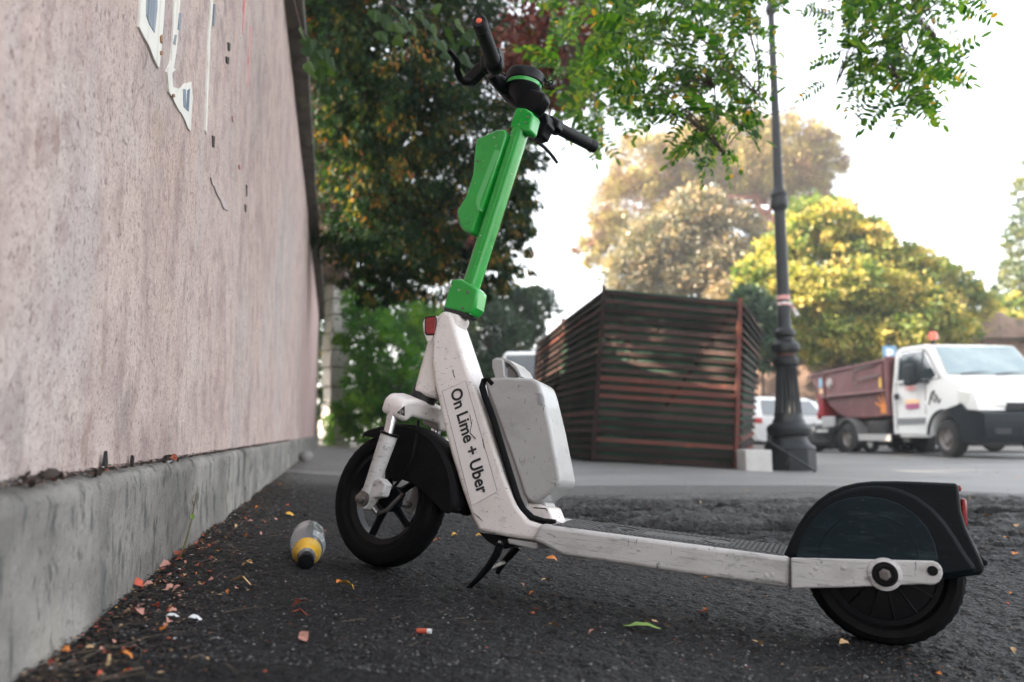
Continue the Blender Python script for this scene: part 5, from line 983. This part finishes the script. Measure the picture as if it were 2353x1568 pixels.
# ================================================================== ROCK WALL behind the car park
rockw = mat('brown_rock', (.20, .125, .095), .95, layers=[((.6, .6, .6), .4, .62, (.27, .19, .15), .8), ((2.5, 2.5, 2.5), .55, .68, (.09, .07, .06), .8), ((1.2, 1.2, 1.2), .6, .7, (.07, .10, .04), .7), ((7, 7, 7), .6, .7, (.35, .27, .22), .5)], bump=[((3, 3, 3), .15), ((10, 10, 10), .05)])
xs_ = np.linspace(4, 60, 260); zs_ = np.linspace(-.3, 5.2, 30); X, Z = np.meshgrid(xs_, zs_); Yy = 31 + .06 * (X - 10) + 1.1 * fbm(X * .5, Z * .6, 4, 80) + .12 * Z + .5 * fbm(X * 2.2, Z * 2.2, 3, 81)
Z2 = Z + (Z > 4.9) * 1.2 * fbm(X * .4, X * 0, 3, 82); idx = np.arange(X.size).reshape(X.shape); Fq = np.stack([idx[:-1, :-1], idx[:-1, 1:], idx[1:, 1:], idx[1:, :-1]], -1).reshape(-1, 4)
fast_mesh('rock_bank', np.stack([X, Yy, Z2], -1).reshape(-1, 3), Fq, rockw, smooth=True, kind='structure')
X, Y = np.meshgrid(np.linspace(4, 60, 60), np.linspace(31.2, 75, 30)); Z = 4.3 + (Y - 31) * .02 + .5 * fbm(X * .2, Y * .2, 3, 84); idx = np.arange(X.size).reshape(X.shape); Fq = np.stack([idx[:-1, :-1], idx[:-1, 1:], idx[1:, 1:], idx[1:, :-1]], -1).reshape(-1, 4)
fast_mesh('hill', np.stack([X, Y, Z], -1).reshape(-1, 3), Fq, mat('grassy_earth', (.06, .07, .03), .95, layers=[((1, 1, 1), .4, .6, (.10, .08, .05), .7)]), smooth=True, kind='structure')
# ================================================================== TREES
def tree(name, label, trunk, tr_r, blobs, n, size, lmats, bark, cat='tree', group=None, limbs=True, **k):
    base = Vector(trunk[0]); e = empty(name, base, label=label, cat=cat, group=group)
    m = MB(); rr = [tr_r * (1 - .6 * i / max(1, len(trunk) - 1)) for i in range(len(trunk))]; m.tube([Vector(p) - base for p in trunk], rr, 10); m.build('trunk', bark, e)
    m = MB(); top = Vector(trunk[-1]) - base; mid = Vector(trunk[len(trunk) // 2]) - base
    for i, (c, r_) in enumerate(blobs):
        c = Vector(c) - base
        for j in range(2):
            s_ = mid.lerp(top, random.random()); e_ = c + Vector((random.uniform(-.5, .5) * r_[0], random.uniform(-.5, .5) * r_[1], random.uniform(-.2, .5) * r_[2])); md = s_.lerp(e_, .5) + Vector((random.gauss(0, .1), random.gauss(0, .1), .05)) * (e_ - s_).length
            m.tube([s_, md, e_], [tr_r * .38, tr_r * .22, tr_r * .08], 6)
    if limbs: m.build('limbs', bark, e)
    crown('crown', [((c[0] - base.x, c[1] - base.y, c[2] - base.z), r_) for c, r_ in blobs], n, size, lmats, e, **k)
    return e
def BL(px, py, Y, rpx, rpz=None, ry=None, dy=0):
    c = W(px, py, Y + dy); k = Y / F_; rx = rpx * k; rz = (rpz or rpx) * k; return ((c.x, c.y, c.z), (rx, ry or rx, rz))
dbark = mat('dark_bark', (.018, .014, .012), .9); bark = mat('grey_brown_bark', (.07, .05, .04), .9, bump=[((9, 9, 3), .03)]); pbark = mat('red_pine_bark', (.26, .10, .07), .9, bump=[((6, 6, 2), .05)])
m_weep = leafmat('weeping_leaf', [(0, (.005, .016, .010)), (.45, (.010, .034, .014)), (.62, (.022, .055, .012)), (.74, (.05, .07, .015)), (.84, (.26, .19, .03)), (.92, (.32, .08, .03)), (1, (.60, .45, .12))], trans=.35, rough=.5, spec=.15)  # gold end of the ramp paints sunlit flecks into the foliage
m_red = leafmat('creeper_leaf', [(0, (.03, .008, .008)), (.5, (.10, .016, .015)), (.8, (.15, .04, .025)), (1, (.05, .07, .03))], trans=.35)
m_dry = leafmat('dry_flower', [(0, (.045, .03, .025)), (.6, (.10, .065, .055)), (1, (.15, .09, .075))], trans=.2)
m_dark = leafmat('evergreen_leaf', [(0, (.010, .028, .020)), (.6, (.025, .055, .03)), (.9, (.05, .085, .03)), (1, (.20, .10, .03))], trans=.25, rough=.4)
m_brush = leafmat('shrub_leaf', [(0, (.02, .09, .025)), (.4, (.05, .15, .025)), (.75, (.11, .24, .035)), (1, (.24, .33, .05))], trans=.45, spec=.2)
m_pine = leafmat('pine_needles', [(0, (.06, .022, .018)), (.3, (.13, .055, .035)), (.45, (.19, .15, .05)), (1, (.36, .29, .09))], trans=.25)  # pale end paints sunlit needles, brown end the crown's dark interior
m_oak = leafmat('holm_oak_leaf', [(0, (.07, .08, .055)), (.45, (.15, .14, .10)), (.75, (.32, .24, .16)), (1, (.40, .27, .12))], trans=.25, rough=.4)  # peach steps paint warm sunlight onto the grey-green leaves
m_yel = leafmat('autumn_leaf', [(0, (.05, .09, .03)), (.35, (.12, .17, .04)), (.55, (.30, .28, .08)), (.85, (.50, .39, .13)), (1, (.46, .28, .15))], trans=.45)
m_cyp = leafmat('cypress_leaf', [(0, (.02, .05, .02)), (.6, (.07, .10, .03)), (1, (.18, .17, .05))], trans=.15)
# the large hanging tree over the wall: dark, its crown from 7 to 14 m away
bl = [BL(760, 60, 8.5, 150, 180), BL(900, 120, 9, 180, 170), BL(1060, 60, 9.5, 170, 150), BL(1180, 160, 10, 120, 140), BL(900, 330, 9.5, 190, 150), BL(1060, 330, 10, 170, 160), BL(1150, 420, 10.5, 90, 120), BL(870, 500, 10, 150, 130), BL(1010, 520, 10.5, 150, 120), BL(1130, 560, 11, 85, 90), BL(830, 330, 9, 100, 160), BL(960, 610, 11, 130, 80), BL(1100, 630, 11.5, 80, 60), BL(1300, 40, 10, 90, 80), BL(1240, 210, 10.5, 80, 70), BL(1195, 330, 10.5, 70, 110), BL(1185, 500, 10.8, 60, 90), BL(1150, 620, 11.4, 70, 55), BL(870, 640, 11, 90, 60), BL(930, 240, 8.8, 170, 90), BL(760, -120, 8, 220, 140), BL(1000, -140, 9, 260, 150)]
tree('hanging_tree', 'large dark tree with drooping foliage that hangs over the far half of the pink wall', [(-4.8, 11.5, .1), (-4.7, 11.3, 2), (-4.5, 10.8, 3.6), (-4.2, 10.4, 5.0)], .26, bl, 112000, .085, m_weep, dbark, limbs=False, hang=1.1, asp=.36, clump=.15, ncl=2300, hollow=.25, vspread=.55)
bl = [BL(1240, 60, 8.2, 90, 90), BL(1330, 120, 8.4, 70, 80), BL(1190, 130, 8, 60, 60), BL(1290, 200, 8.6, 60, 50), BL(1400, 60, 8.5, 60, 60), BL(1080, 490, 9.3, 30, 60)]
tree('red_creeper', 'creeper with dark red leaves trailing through the canopy above the handlebar', [(-4.4, 11.1, .1), (-4.3, 11, 2.5), (-4.0, 10.2, 4.6), (-2.6, 9.2, 5.3), (.4, 8.3, 5.2)], .035, bl, 3600, .08, m_red, dbark, limbs=False, cat='creeper', hang=.6, asp=.6, clump=.30, ncl=420, hollow=.0)
bl = [BL(740, 560, 13, 50, 70), BL(760, 440, 11, 50, 90), BL(745, 250, 10, 60, 120), BL(780, 620, 15, 35, 40), BL(730, 120, 9, 50, 90)]
tree('dry_creeper', 'brown dried creeper draped behind the coping above the gate pillar', [(-4.2, 12, 0), (-4.1, 12, 2), (-4.0, 12, 3.2)], .05, bl, 14000, .06, m_dry, dbark, limbs=False, cat='creeper', hang=.8, asp=.4, clump=.2, ncl=260, hollow=.2)
# lit shrubs below
bl = [BL(850, 760, 17, 75, 60), BL(930, 740, 18, 80, 50), BL(900, 860, 17.5, 90, 70), BL(990, 800, 19, 60, 90), BL(840, 930, 17, 70, 70), BL(930, 960, 18, 80, 60), BL(1000, 920, 19, 50, 90), BL(820, 830, 17.5, 50, 90), BL(850, 990, 17.3, 70, 35), BL(960, 990, 18, 70, 35), BL(830, 690, 17, 50, 50)]
tree('leafy_shrub', 'bright green leafy bush behind the front fork, right of the stone pillar', [(W(900, 1030, 18).x, 18, -.1), (W(900, 1030, 18).x, 18, 1.2)], .06, bl, 30000, .10, m_brush, bark, cat='shrub', asp=.42, clump=.20, ncl=500, hollow=.3)
bl = [BL(1090, 690, 24, 60, 50), BL(1180, 720, 26, 80, 60), BL(1230, 700, 27, 55, 40), BL(1120, 780, 24, 80, 70), BL(1200, 800, 26, 70, 60), BL(1060, 830, 23, 60, 90), BL(1140, 890, 24, 90, 90), BL(1230, 870, 26, 60, 80)]
tree('evergreen_tree', 'grey-green evergreen tree between the green stem and the slatted hut', [(W(1130, 1030, 25).x, 25, -.1), (W(1130, 1030, 25).x, 25, 2.5)], .2, bl, 38000, .14, m_dark, bark, asp=.45, clump=.2, ncl=600, hollow=.4)
bl = [BL(690, 800, 26, 90, 90), BL(800, 720, 26, 90, 80), BL(900, 700, 27, 90, 70), BL(1000, 760, 28, 90, 80), BL(800, 900, 25, 100, 100), BL(930, 900, 26, 100, 90), BL(1040, 900, 27, 80, 100), BL(700, 950, 25, 90, 70)]
tree('dark_hedge', 'dark shaded thicket closing the view behind the stone pillar', [(W(850, 1030, 26).x, 26, -.1), (W(850, 1030, 26).x, 26, 2)], .1, bl, 26000, .16, m_dark, bark, cat='hedge', asp=.5, clump=.25, ncl=700, hollow=.2)
# trees on the bank beyond the car park
bl = [BL(1480, 380, 52, 85, 75), BL(1450, 470, 52, 90, 70), BL(1400, 540, 52, 55, 50), BL(1360, 580, 52, 40, 30), BL(1560, 370, 52, 80, 60), BL(1680, 330, 52, 100, 55), BL(1800, 330, 52, 100, 55), BL(1880, 370, 52, 60, 60), BL(1560, 450, 52, 70, 60), BL(1700, 400, 52, 100, 50), BL(1850, 440, 52, 55, 60), BL(1780, 400, 52, 100, 50), BL(1620, 310, 52, 60, 35), BL(1935, 500, 53, 40, 50)]
tb = W(1690, 720, 53)
tree('umbrella_pine', 'tall umbrella pine with a wide pale crown, the highest tree in the distance', [(tb.x, 53, 3.5), tuple(W(1700, 640, 53)), tuple(W(1760, 540, 53)), tuple(W(1800, 470, 53)), tuple(W(1760, 400, 53))], .55, bl, 90000, .34, m_pine, pbark, asp=.22, clump=.24, ncl=1500, hollow=.5)
bl = [BL(1600, 500, 40, 75, 60), BL(1520, 560, 40, 80, 60), BL(1450, 620, 40, 65, 50), BL(1680, 540, 40, 70, 60), BL(1620, 620, 40, 90, 55), BL(1720, 620, 40, 45, 55), BL(1520, 650, 40, 70, 40), BL(1700, 680, 38, 70, 40)]
tree('oak_tree', 'bushy grey-green tree with peach coloured light above the slatted hut', [(W(1600, 780, 40).x, 40, 3), tuple(W(1610, 700, 40)), tuple(W(1620, 600, 40))], .35, bl, 60000, .22, m_oak, bark, asp=.5, clump=.24, ncl=1300, hollow=.5)
bl = [BL(1880, 510, 30, 75, 55), BL(1960, 560, 30, 80, 55), BL(1820, 580, 30, 70, 50), BL(1760, 640, 29.5, 65, 45), BL(1840, 680, 29, 90, 60), BL(1960, 660, 29.5, 95, 60), BL(2070, 620, 30, 80, 50), BL(2150, 650, 31, 70, 50), BL(2090, 710, 29.5, 90, 55), BL(2210, 700, 32, 60, 50), BL(1890, 770, 29.5, 100, 50), BL(2010, 780, 29.5, 110, 50), BL(2150, 770, 30, 80, 40)]
tree('yellow_tree', 'broad tree with yellow autumn leaves behind the lamp post and the truck', [(W(1960, 990, 30).x, 30.3, 0), tuple(W(1965, 880, 30)), tuple(W(1950, 780, 30)), tuple(W(1990, 680, 30))], .32, bl, 75000, .20, m_yel, bark, asp=.6, clump=.24, ncl=1700, hollow=.35)
cx_ = W(2402, 760, 38); bl = [BL(2402, 395 + 45 * i, 38, 60 + 7.0 * i, 50) for i in range(9)]
tree('cypress_tree', 'dark slender cypress cut by the right edge of the picture', [(cx_.x, 38, 3), (cx_.x, 38, 12)], .25, bl, 40000, .20, m_cyp, bark, limbs=False, asp=.3, clump=.12, hollow=.8)
bl = [BL(2270, 760, 34, 60, 45), BL(2330, 720, 36, 50, 40), BL(2330, 780, 35, 50, 50), BL(2220, 800, 34, 60, 30), BL(2400, 760, 35, 60, 60)]
tree('pale_bush', 'pale yellow-green bush on top of the bank above the truck cab', [(W(2290, 840, 35).x, 35, 4), (W(2290, 800, 35).x, 35, 5)], .1, bl, 16000, .17, m_yel, bark, cat='bush', asp=.55, clump=.2)
bl = [BL(1745, 740, 27, 40, 60), BL(1770, 810, 26.5, 45, 40), BL(1720, 700, 28, 40, 40)]
tree('dark_bush', 'dark green bush between the hut and the lamp post', [(W(1750, 900, 27).x, 27, 0), (W(1750, 800, 27).x, 27, 2.5)], .1, bl, 12000, .16, m_dark, bark, cat='bush', asp=.5, clump=.2)
# trees added behind the wall, left of the picture, to shade the street
for i, (x, y, h, r_) in enumerate(((-7.5, -3, 9, 4.2), (-8.5, 4.5, 10, 4.4), (-9, 12, 11, 4.5), (-9, 20, 11.5, 4.6), (-5.5, 17, 8, 3.0), (-6, 25, 10, 4.0))):
    bl = [((x + random.gauss(0, 1.2), y + random.gauss(0, 1.5), h + random.uniform(-3, 1.5)), (r_ * .65, r_ * .7, r_ * .6)) for _ in range(6)]
    tree('added_shade_tree', ('big shade tree added behind the pink wall, number of trunks hidden by the wall' if 0 else ['leafy tree added for shade behind the near end of the pink wall', 'leafy tree added for shade behind the middle of the pink wall', 'leafy tree added for shade behind the wall beyond its middle', 'tall leafy tree added for shade behind the stone pillar', 'smaller tree added for shade just beyond the end of the pink wall', 'farthest tree added for shade on the left side of the street'][i]), [(x, y, 0), (x + .2, y, h * .5), (x, y, h * .85)], .3, bl, 9000, .42, m_weep, bark, asp=.5, clump=.25, hollow=.2, group='added shade trees behind the pink wall')
for i, (x, y, lb) in enumerate(((-6.6, 14.5, 'low hedge added for shade behind the far end of the pink wall'), (-7.2, 18.5, 'low hedge added for shade left of the stone pillar'), (-7.5, 22.5, 'low hedge added for shade beyond the stone pillar'))):  # hedges added to keep the sun off the stone pillar
    bl = [((x + random.gauss(0, .5), y + random.gauss(0, 1.3), z_), (1.1, 1.5, 1.2)) for z_ in (.9, 2, 3.1, 4.2, 5)]
    tree('added_shade_hedge', lb, [(x, y, 0), (x, y, 3)], .1, bl, 5000, .3, m_dark, dbark, cat='hedge', limbs=False, asp=.5, clump=.3, hollow=.1, group='added shade hedges behind the pink wall')
# ================================================================== OVERHANGING LOCUST BRANCHES
m_loc = leafmat('locust_leaf', [(0, (.010, .045, .012)), (.4, (.035, .105, .016)), (.8, (.10, .20, .025)), (.95, (.20, .27, .04)), (1, (.5, .24, .03))], trans=.55, rough=.4)
lt = empty('locust_tree', (-2.6, 2.6, .12), label='locust tree reaching over the wall with feathery green leaves against the sky', cat='tree'); lo_ = lt.location
def compound(seed):
    r0 = np.random.default_rng(seed); n = 8; V, Fc, var = [], [], []
    def leaf(b, d, L, w):
        d = d / np.linalg.norm(d); a = np.cross(d, [0, 0, 1.]); a /= np.linalg.norm(a) + 1e-9; a = a * np.cos(r0.normal(0, .5)) + np.array([0, 0, 1]) * np.sin(r0.normal(0, .4)); k = len(V)
        L *= 1.12; w *= 1.15
        for t, s in ((0, 0), (.18, .7), (.5, 1), (.8, .75), (1, 0), (.8, -.75), (.5, -1), (.18, -.7)): V.append(b + d * L * t + a * w * .5 * s + np.array([0, 0, -.12 * L * t * t]))
        Fc.append([k, k + 1, k + 2, k + 3]); Fc.append([k, k + 3, k + 5, k + 6]); Fc.append([k + 3, k + 4, k + 5, k + 5]); Fc.append([k, k + 6, k + 7, k + 7])
        v = r0.random(); var.extend([v] * 4)
    curve = r0.uniform(.1, .5)
    pt = lambda t: np.array([t, 0, -curve * t * t])
    for i in range(n):
        t = .14 + .80 * i / n
        for sg in (-1, 1): leaf(pt(t), np.array([.35, sg * 1., r0.normal(0, .15) - .1]), .21 * (1 - .25 * abs(i / n - .4)) * r0.uniform(.8, 1.1), .085)
    leaf(pt(.95), np.array([1, 0, -.3]), .22, .09)
    me = bpy.data.meshes.new('leaf'); V = [tuple(v) for v in V]; F2 = [tuple(f) if f[2] != f[3] else tuple(f[:3]) for f in Fc]
    k = len(V)
    rc = [pt(t) for t in (0, .33, .66, .98)]
    for j in range(3):
        a, b = rc[j], rc[j + 1]; q = len(V); V.extend([tuple(a + [0, .006, 0]), tuple(a - [0, .006, 0]), tuple(b - [0, .004, 0]), tuple(b + [0, .004, 0])]); F2.append((q, q + 1, q + 2, q + 3)); var.append(.2)
    me.from_pydata(V, [], F2); me.materials.append(m_loc); at = me.attributes.new('v', 'FLOAT', 'FACE'); at.data.foreach_set('value', np.array(var, np.float32)); me.update(); return me
CMs = [compound(i) for i in range(14)]
EXV, EXF, EXA = [], [], []
CMA = []
def spray_joined(p, d, L):
    me = random.choice(CMs)
    if not CMA:
        for c in CMs:
            v = np.empty(len(c.vertices) * 3, np.float32); c.vertices.foreach_get('co', v); a = np.empty(len(c.polygons), np.float32); c.attributes['v'].data.foreach_get('value', a); CMA.append((v.reshape(-1, 3), [tuple(q.vertices) for q in c.polygons], a))
    v, f, a = CMA[CMs.index(me)]; M3 = np.array((Vector(d).normalized().to_track_quat('X', 'Z') @ Matrix.Rotation(random.gauss(0, .7), 3, 'X').to_quaternion()).to_matrix()); k = sum(len(x) for x in EXV)
    EXV.append(v @ M3.T * L + np.array(Vector(p) - lo_)); EXF.extend([tuple(i + k for i in q) for q in f]); EXA.append(a)
def spray(p, d, L, me=None):
    d = Vector(d).normalized(); o = bpy.data.objects.new('leaf', me or random.choice(CMs)); COL.objects.link(o); o.parent = lt
    q = d.to_track_quat('X', 'Z'); o.rotation_mode = 'QUATERNION'; o.rotation_quaternion = q @ Matrix.Rotation(random.gauss(0, .7), 3, 'X').to_quaternion(); o.location = Vector(p) - lo_; o.scale = (L, L, L); return o
twm2 = mat('locust_bark', (.07, .045, .035), .8)
BR = [  # branches as pixels and distance, thickness
    ([(1560, -260, 3.4), (1575, -60, 3.4), (1592, 20, 3.4), (1612, 90, 3.4), (1660, 128, 3.4), (1700, 170, 3.4), (1720, 240, 3.3), (1700, 300, 3.2), (1660, 350, 3.1)], .008),
    ([(1592, 20, 3.4), (1560, 110, 3.5), (1540, 190, 3.6), (1520, 260, 3.6)], .004), ([(1660, 128, 3.4), (1640, 200, 3.3), (1650, 270, 3.3), (1670, 330, 3.2)], .004),
    ([(1640, -200, 3.2), (1690, -40, 3.2), (1720, 60, 3.2), (1740, 140, 3.2), (1745, 220, 3.1), (1765, 265, 3.0)], .006), ([(1450, -200, 4.6), (1440, -20, 4.6), (1430, 80, 4.6), (1410, 170, 4.7), (1380, 240, 4.7)], .010),
    ([(1330, -200, 5.0), (1330, 0, 5.0), (1310, 110, 5.0), (1290, 200, 5.0)], .010), ([(1500, -200, 4.2), (1500, -20, 4.2), (1490, 90, 4.3), (1470, 180, 4.3)], .008),
    ([(2010, -240, 3.3), (2035, -60, 3.3), (2046, 20, 3.3), (2036, 90, 3.3), (2037, 145, 3.3), (2058, 178, 3.3), (2066, 205, 3.2)], .007), ([(2100, -200, 3.2), (2120, -50, 3.2), (2110, 40, 3.2), (2080, 120, 3.2), (2060, 178, 3.2)], .006),
    ([(2036, 90, 3.3), (1980, 130, 3.3), (1940, 160, 3.3), (1920, 200, 3.3)], .004), ([(1960, -200, 3.4), (1945, -20, 3.4), (1950, 60, 3.4), (1930, 110, 3.4)], .005), ([(2110, 40, 3.2), (2150, 90, 3.1), (2160, 150, 3.1), (2150, 200, 3.1)], .003), ([(2230, -200, 2.4), (2240, -40, 2.4), (2230, 5, 2.4)], .004)]
bm_ = MB(); root = Vector((-2.6, 2.6, .1))
tk = MB(); tk.tube([(0, 0, 0), (.1, 0, 1.6), (.4, .1, 2.8), (.9, .3, 3.5)], [.13, .11, .09, .06], 12); tk.build('trunk', bark, lt)
crotch = lo_ + Vector((.9, .3, 3.5)); nodes = []
for pts, r_ in BR:
    P_ = [W(*p) for p in pts]; n = len(P_)
    if pts[0][1] < -150:
        up_ = P_[0] + Vector((0, 0, .35)); P_ = [crotch, crotch.lerp(up_, .5) + Vector((0, 0, .35)), up_] + P_; rr = [.04, .022, r_ * 1.4] + [r_ * (1 - .75 * i / (n - 1)) for i in range(n)]
    else: rr = [r_ * (1 - .7 * i / (n - 1)) for i in range(n)]
    m_ = MB(); m_.tube([p - lo_ for p in P_], rr, 7); m_.build('branch', twm2, lt)
    nodes.append([W(*p) for p in pts])
def inpoly(x, y, poly):
    c = False; j = len(poly) - 1
    for i in range(len(poly)):
        if (poly[i][1] > y) != (poly[j][1] > y) and x < (poly[j][0] - poly[i][0]) * (y - poly[i][1]) / (poly[j][1] - poly[i][1]) + poly[i][0]: c = not c
        j = i
    return c
REG = [([(1790, -60), (2270, -60), (2250, 5), (2180, 30), (2060, 45), (1960, 40), (1900, 60), (1860, 10)], 26, (3.0, 3.6), .16), ([(1400, -60), (1740, -60), (1725, 40), (1760, 110), (1730, 160), (1750, 230), (1740, 290), (1660, 300), (1690, 350), (1600, 370), (1580, 300), (1530, 280), (1480, 240), (1470, 180), (1400, 150)], 118, (2.9, 3.8), .185),
       ([(1930, 60), (2040, -60), (2180, -60), (2170, 40), (2150, 100), (2150, 190), (2110, 240), (2050, 225), (1960, 225), (1930, 190), (1915, 150), (1950, 110)], 66, (2.9, 3.5), .18),
       ([(1240, -60), (1460, -60), (1480, 60), (1450, 150), (1420, 250), (1360, 300), (1290, 280), (1250, 180), (1300, 60)], 78, (4.3, 5.6), .25)]
twg = MB(); cnt = 0
for poly, n1, (ya, yb), L in REG:
    n = int(n1 * (1.7 if n1 == 66 else 1.95))
    xs2 = [p[0] for p in poly]; ys2 = [p[1] for p in poly]; allp = [(q, br) for br in nodes for q in br]
    k = 0
    while k < n:
        x, y = random.uniform(min(xs2), max(xs2)), random.uniform(min(ys2), max(ys2))
        if not inpoly(x, y, poly): continue
        Y = random.uniform(ya, yb); p = W(x, y, Y); near = min((q for br in nodes for q in br), key=lambda q: (q - p).length)
        d = (p - near); d = d.normalized() + Vector((random.gauss(0, .5), random.gauss(0, .5), random.uniform(-.9, .1)))
        (spray if k < n1 else spray_joined)(p, d, L * random.uniform(.75, 1.2)); k += 1
        twg.tube([near - lo_, near.lerp(p, .6) - lo_ + Vector((0, 0, .02)), p - lo_], [.0022, .0016, .0010], 4)
twg.build('fine_twigs', twm2, lt, kind='stuff')
me = bpy.data.meshes.new('farther_leaves'); me.from_pydata(np.concatenate(EXV).tolist(), [], EXF); me.materials.append(m_loc); at = me.attributes.new('v', 'FLOAT', 'FACE'); at.data.foreach_set('value', np.concatenate(EXA).astype(np.float32))
o = bpy.data.objects.new('farther_leaves', me); COL.objects.link(o); o.parent = lt; o['kind'] = 'stuff'
for (x, y, Y, dx, dy, dz, L) in ((2040, 188, 2.95, 1, .1, .06, .165), (1650, 262, 2.9, 1, .1, -.12, .24), (2200, 5, 2.3, .9, .1, -.25, .13), (1700, 195, 3.1, .9, .3, -.1, .17), (1900, 185, 3.2, -.8, .2, -.4, .13), (1660, 330, 2.9, .6, -.2, -.6, .15), (1600, 330, 2.9, -.2, 0, -1, .14), (2120, 190, 3.0, .2, 0, -1, .12), (1720, 150, 3.1, .8, 0, -.2, .13), (1745, 120, 3.2, .9, 0, .2, .10), (1970, 200, 3.2, -.4, 0, -.9, .12), (1510, 240, 3.4, -.6, 0, -.8, .16), (1480, 170, 3.5, -.6, 0, -.8, .16)):
    spray(W(x, y, Y), (dx, dy, dz), L, CMs[0])
# ================================================================== VINE WITH BROAD LEAVES hanging from the coping, upper left
m_vine = leafmat('vine_leaf', [(0, (.012, .035, .010)), (.6, (.03, .07, .012)), (1, (.06, .11, .015))], trans=.4, rough=.5)
vn = empty('wall_vine', tuple(W(640, -120, 3.3)), label='vine with broad dark green leaves hanging from the wall coping at upper left', cat='vine'); vo = vn.location
def vleaf(seed):
    r0 = random.Random(seed); m = MB(); c = m.P((.1, 0, .02)); pts = []
    for k in range(14):
        a = math.pi - 2 * math.pi * k / 14; rr = .5 * (1 + .22 * math.cos(3 * a)) * (1.15 if abs(a) < .3 else 1) * r0.uniform(.92, 1.06); pts.append(m.P((.45 + rr * math.cos(a) * .95, rr * math.sin(a) * .85, -.12 * abs(math.sin(a)) + r0.uniform(-.03, .03))))
    for k in range(14): m.F(c, pts[k], pts[(k + 1) % 14])
    me = bpy.data.meshes.new('leaf'); me.from_pydata([tuple(v) for v in m.v], [], m.f); me.materials.append(m_vine); at = me.attributes.new('v', 'FLOAT', 'FACE'); at.data.foreach_set('value', np.full(14, r0.random(), np.float32)); return me
VL = [vleaf(i) for i in range(8)]
VP = [(695, 85), (700, 105), (712, 90), (725, 115), (735, 130), (745, 110), (720, 135), (735, 150), (705, 140), (690, 60), (760, 130), (885, 30), (900, 50), (925, 35), (950, 55), (940, 85), (975, 40), (1000, 55), (985, 90), (1010, 90), (1030, 60), (1040, 100), (1050, 40), (1060, 80), (870, 70), (905, 85), (925, 110), (1020, 120), (1060, 120), (960, 20), (1000, 10), (900, 10), (860, 20), (1090, 60), (1100, 85), (750, 150), (1050, 145), (915, 62)]
vs = [[(600, -220, 3.3), (660, -60, 3.3), (690, 60, 3.3), (720, 110, 3.3), (745, 140, 3.3)], [(660, -220, 3.2), (800, -60, 3.2), (880, 5, 3.2), (960, 30, 3.2), (1040, 55, 3.2), (1095, 70, 3.2)]]
for br in vs: m_ = MB(); m_.tube([W(*p) - vo for p in br], [.006, .004, .003, .002, .0015, .001][:len(br)], 6); m_.build('stem', twm2, vn)
for (x, y) in VP:
    o = bpy.data.objects.new('leaf', random.choice(VL)); COL.objects.link(o); o.parent = vn; o.location = W(x, y, 3.25 + random.gauss(0, .12)) - vo; s_ = random.uniform(.06, .085); o.scale = (s_, s_, s_)
    o.rotation_euler = (random.uniform(.6, 1.7), random.uniform(.7, 1.5), random.uniform(-1.2, 1.2))
# grass and weeds at the foot of the pillar
wv = leaves('foot_weeds', np.array([list(W(x, y, Y)) for x, y, Y in zip(rng.uniform(744, 768, 900), rng.uniform(955, 1030, 900), rng.uniform(17.9, 18.4, 900))]), rng.normal(size=(900, 3)) + [0, 0, .5], np.full(900, .06), np.full(900, .025), rng.random(900), m_brush, kind='stuff')

# ================================================================== HAZE
hz_ = bpy.data.materials.new('thin_haze'); hz_.use_nodes = True; t = hz_.node_tree; t.nodes.clear()
v_ = t.nodes.new('ShaderNodeVolumePrincipled'); v_.inputs['Density'].default_value = .0019; v_.inputs['Color'].default_value = (.93, .93, .93, 1); v_.inputs['Anisotropy'].default_value = .3
o_ = t.nodes.new('ShaderNodeOutputMaterial'); t.links.new(v_.outputs[0], o_.inputs['Volume'])
b = MB(); b.box(-320, 420, -220, 920, -1.5, 27); b.build('haze', hz_, smooth=0, kind='stuff')
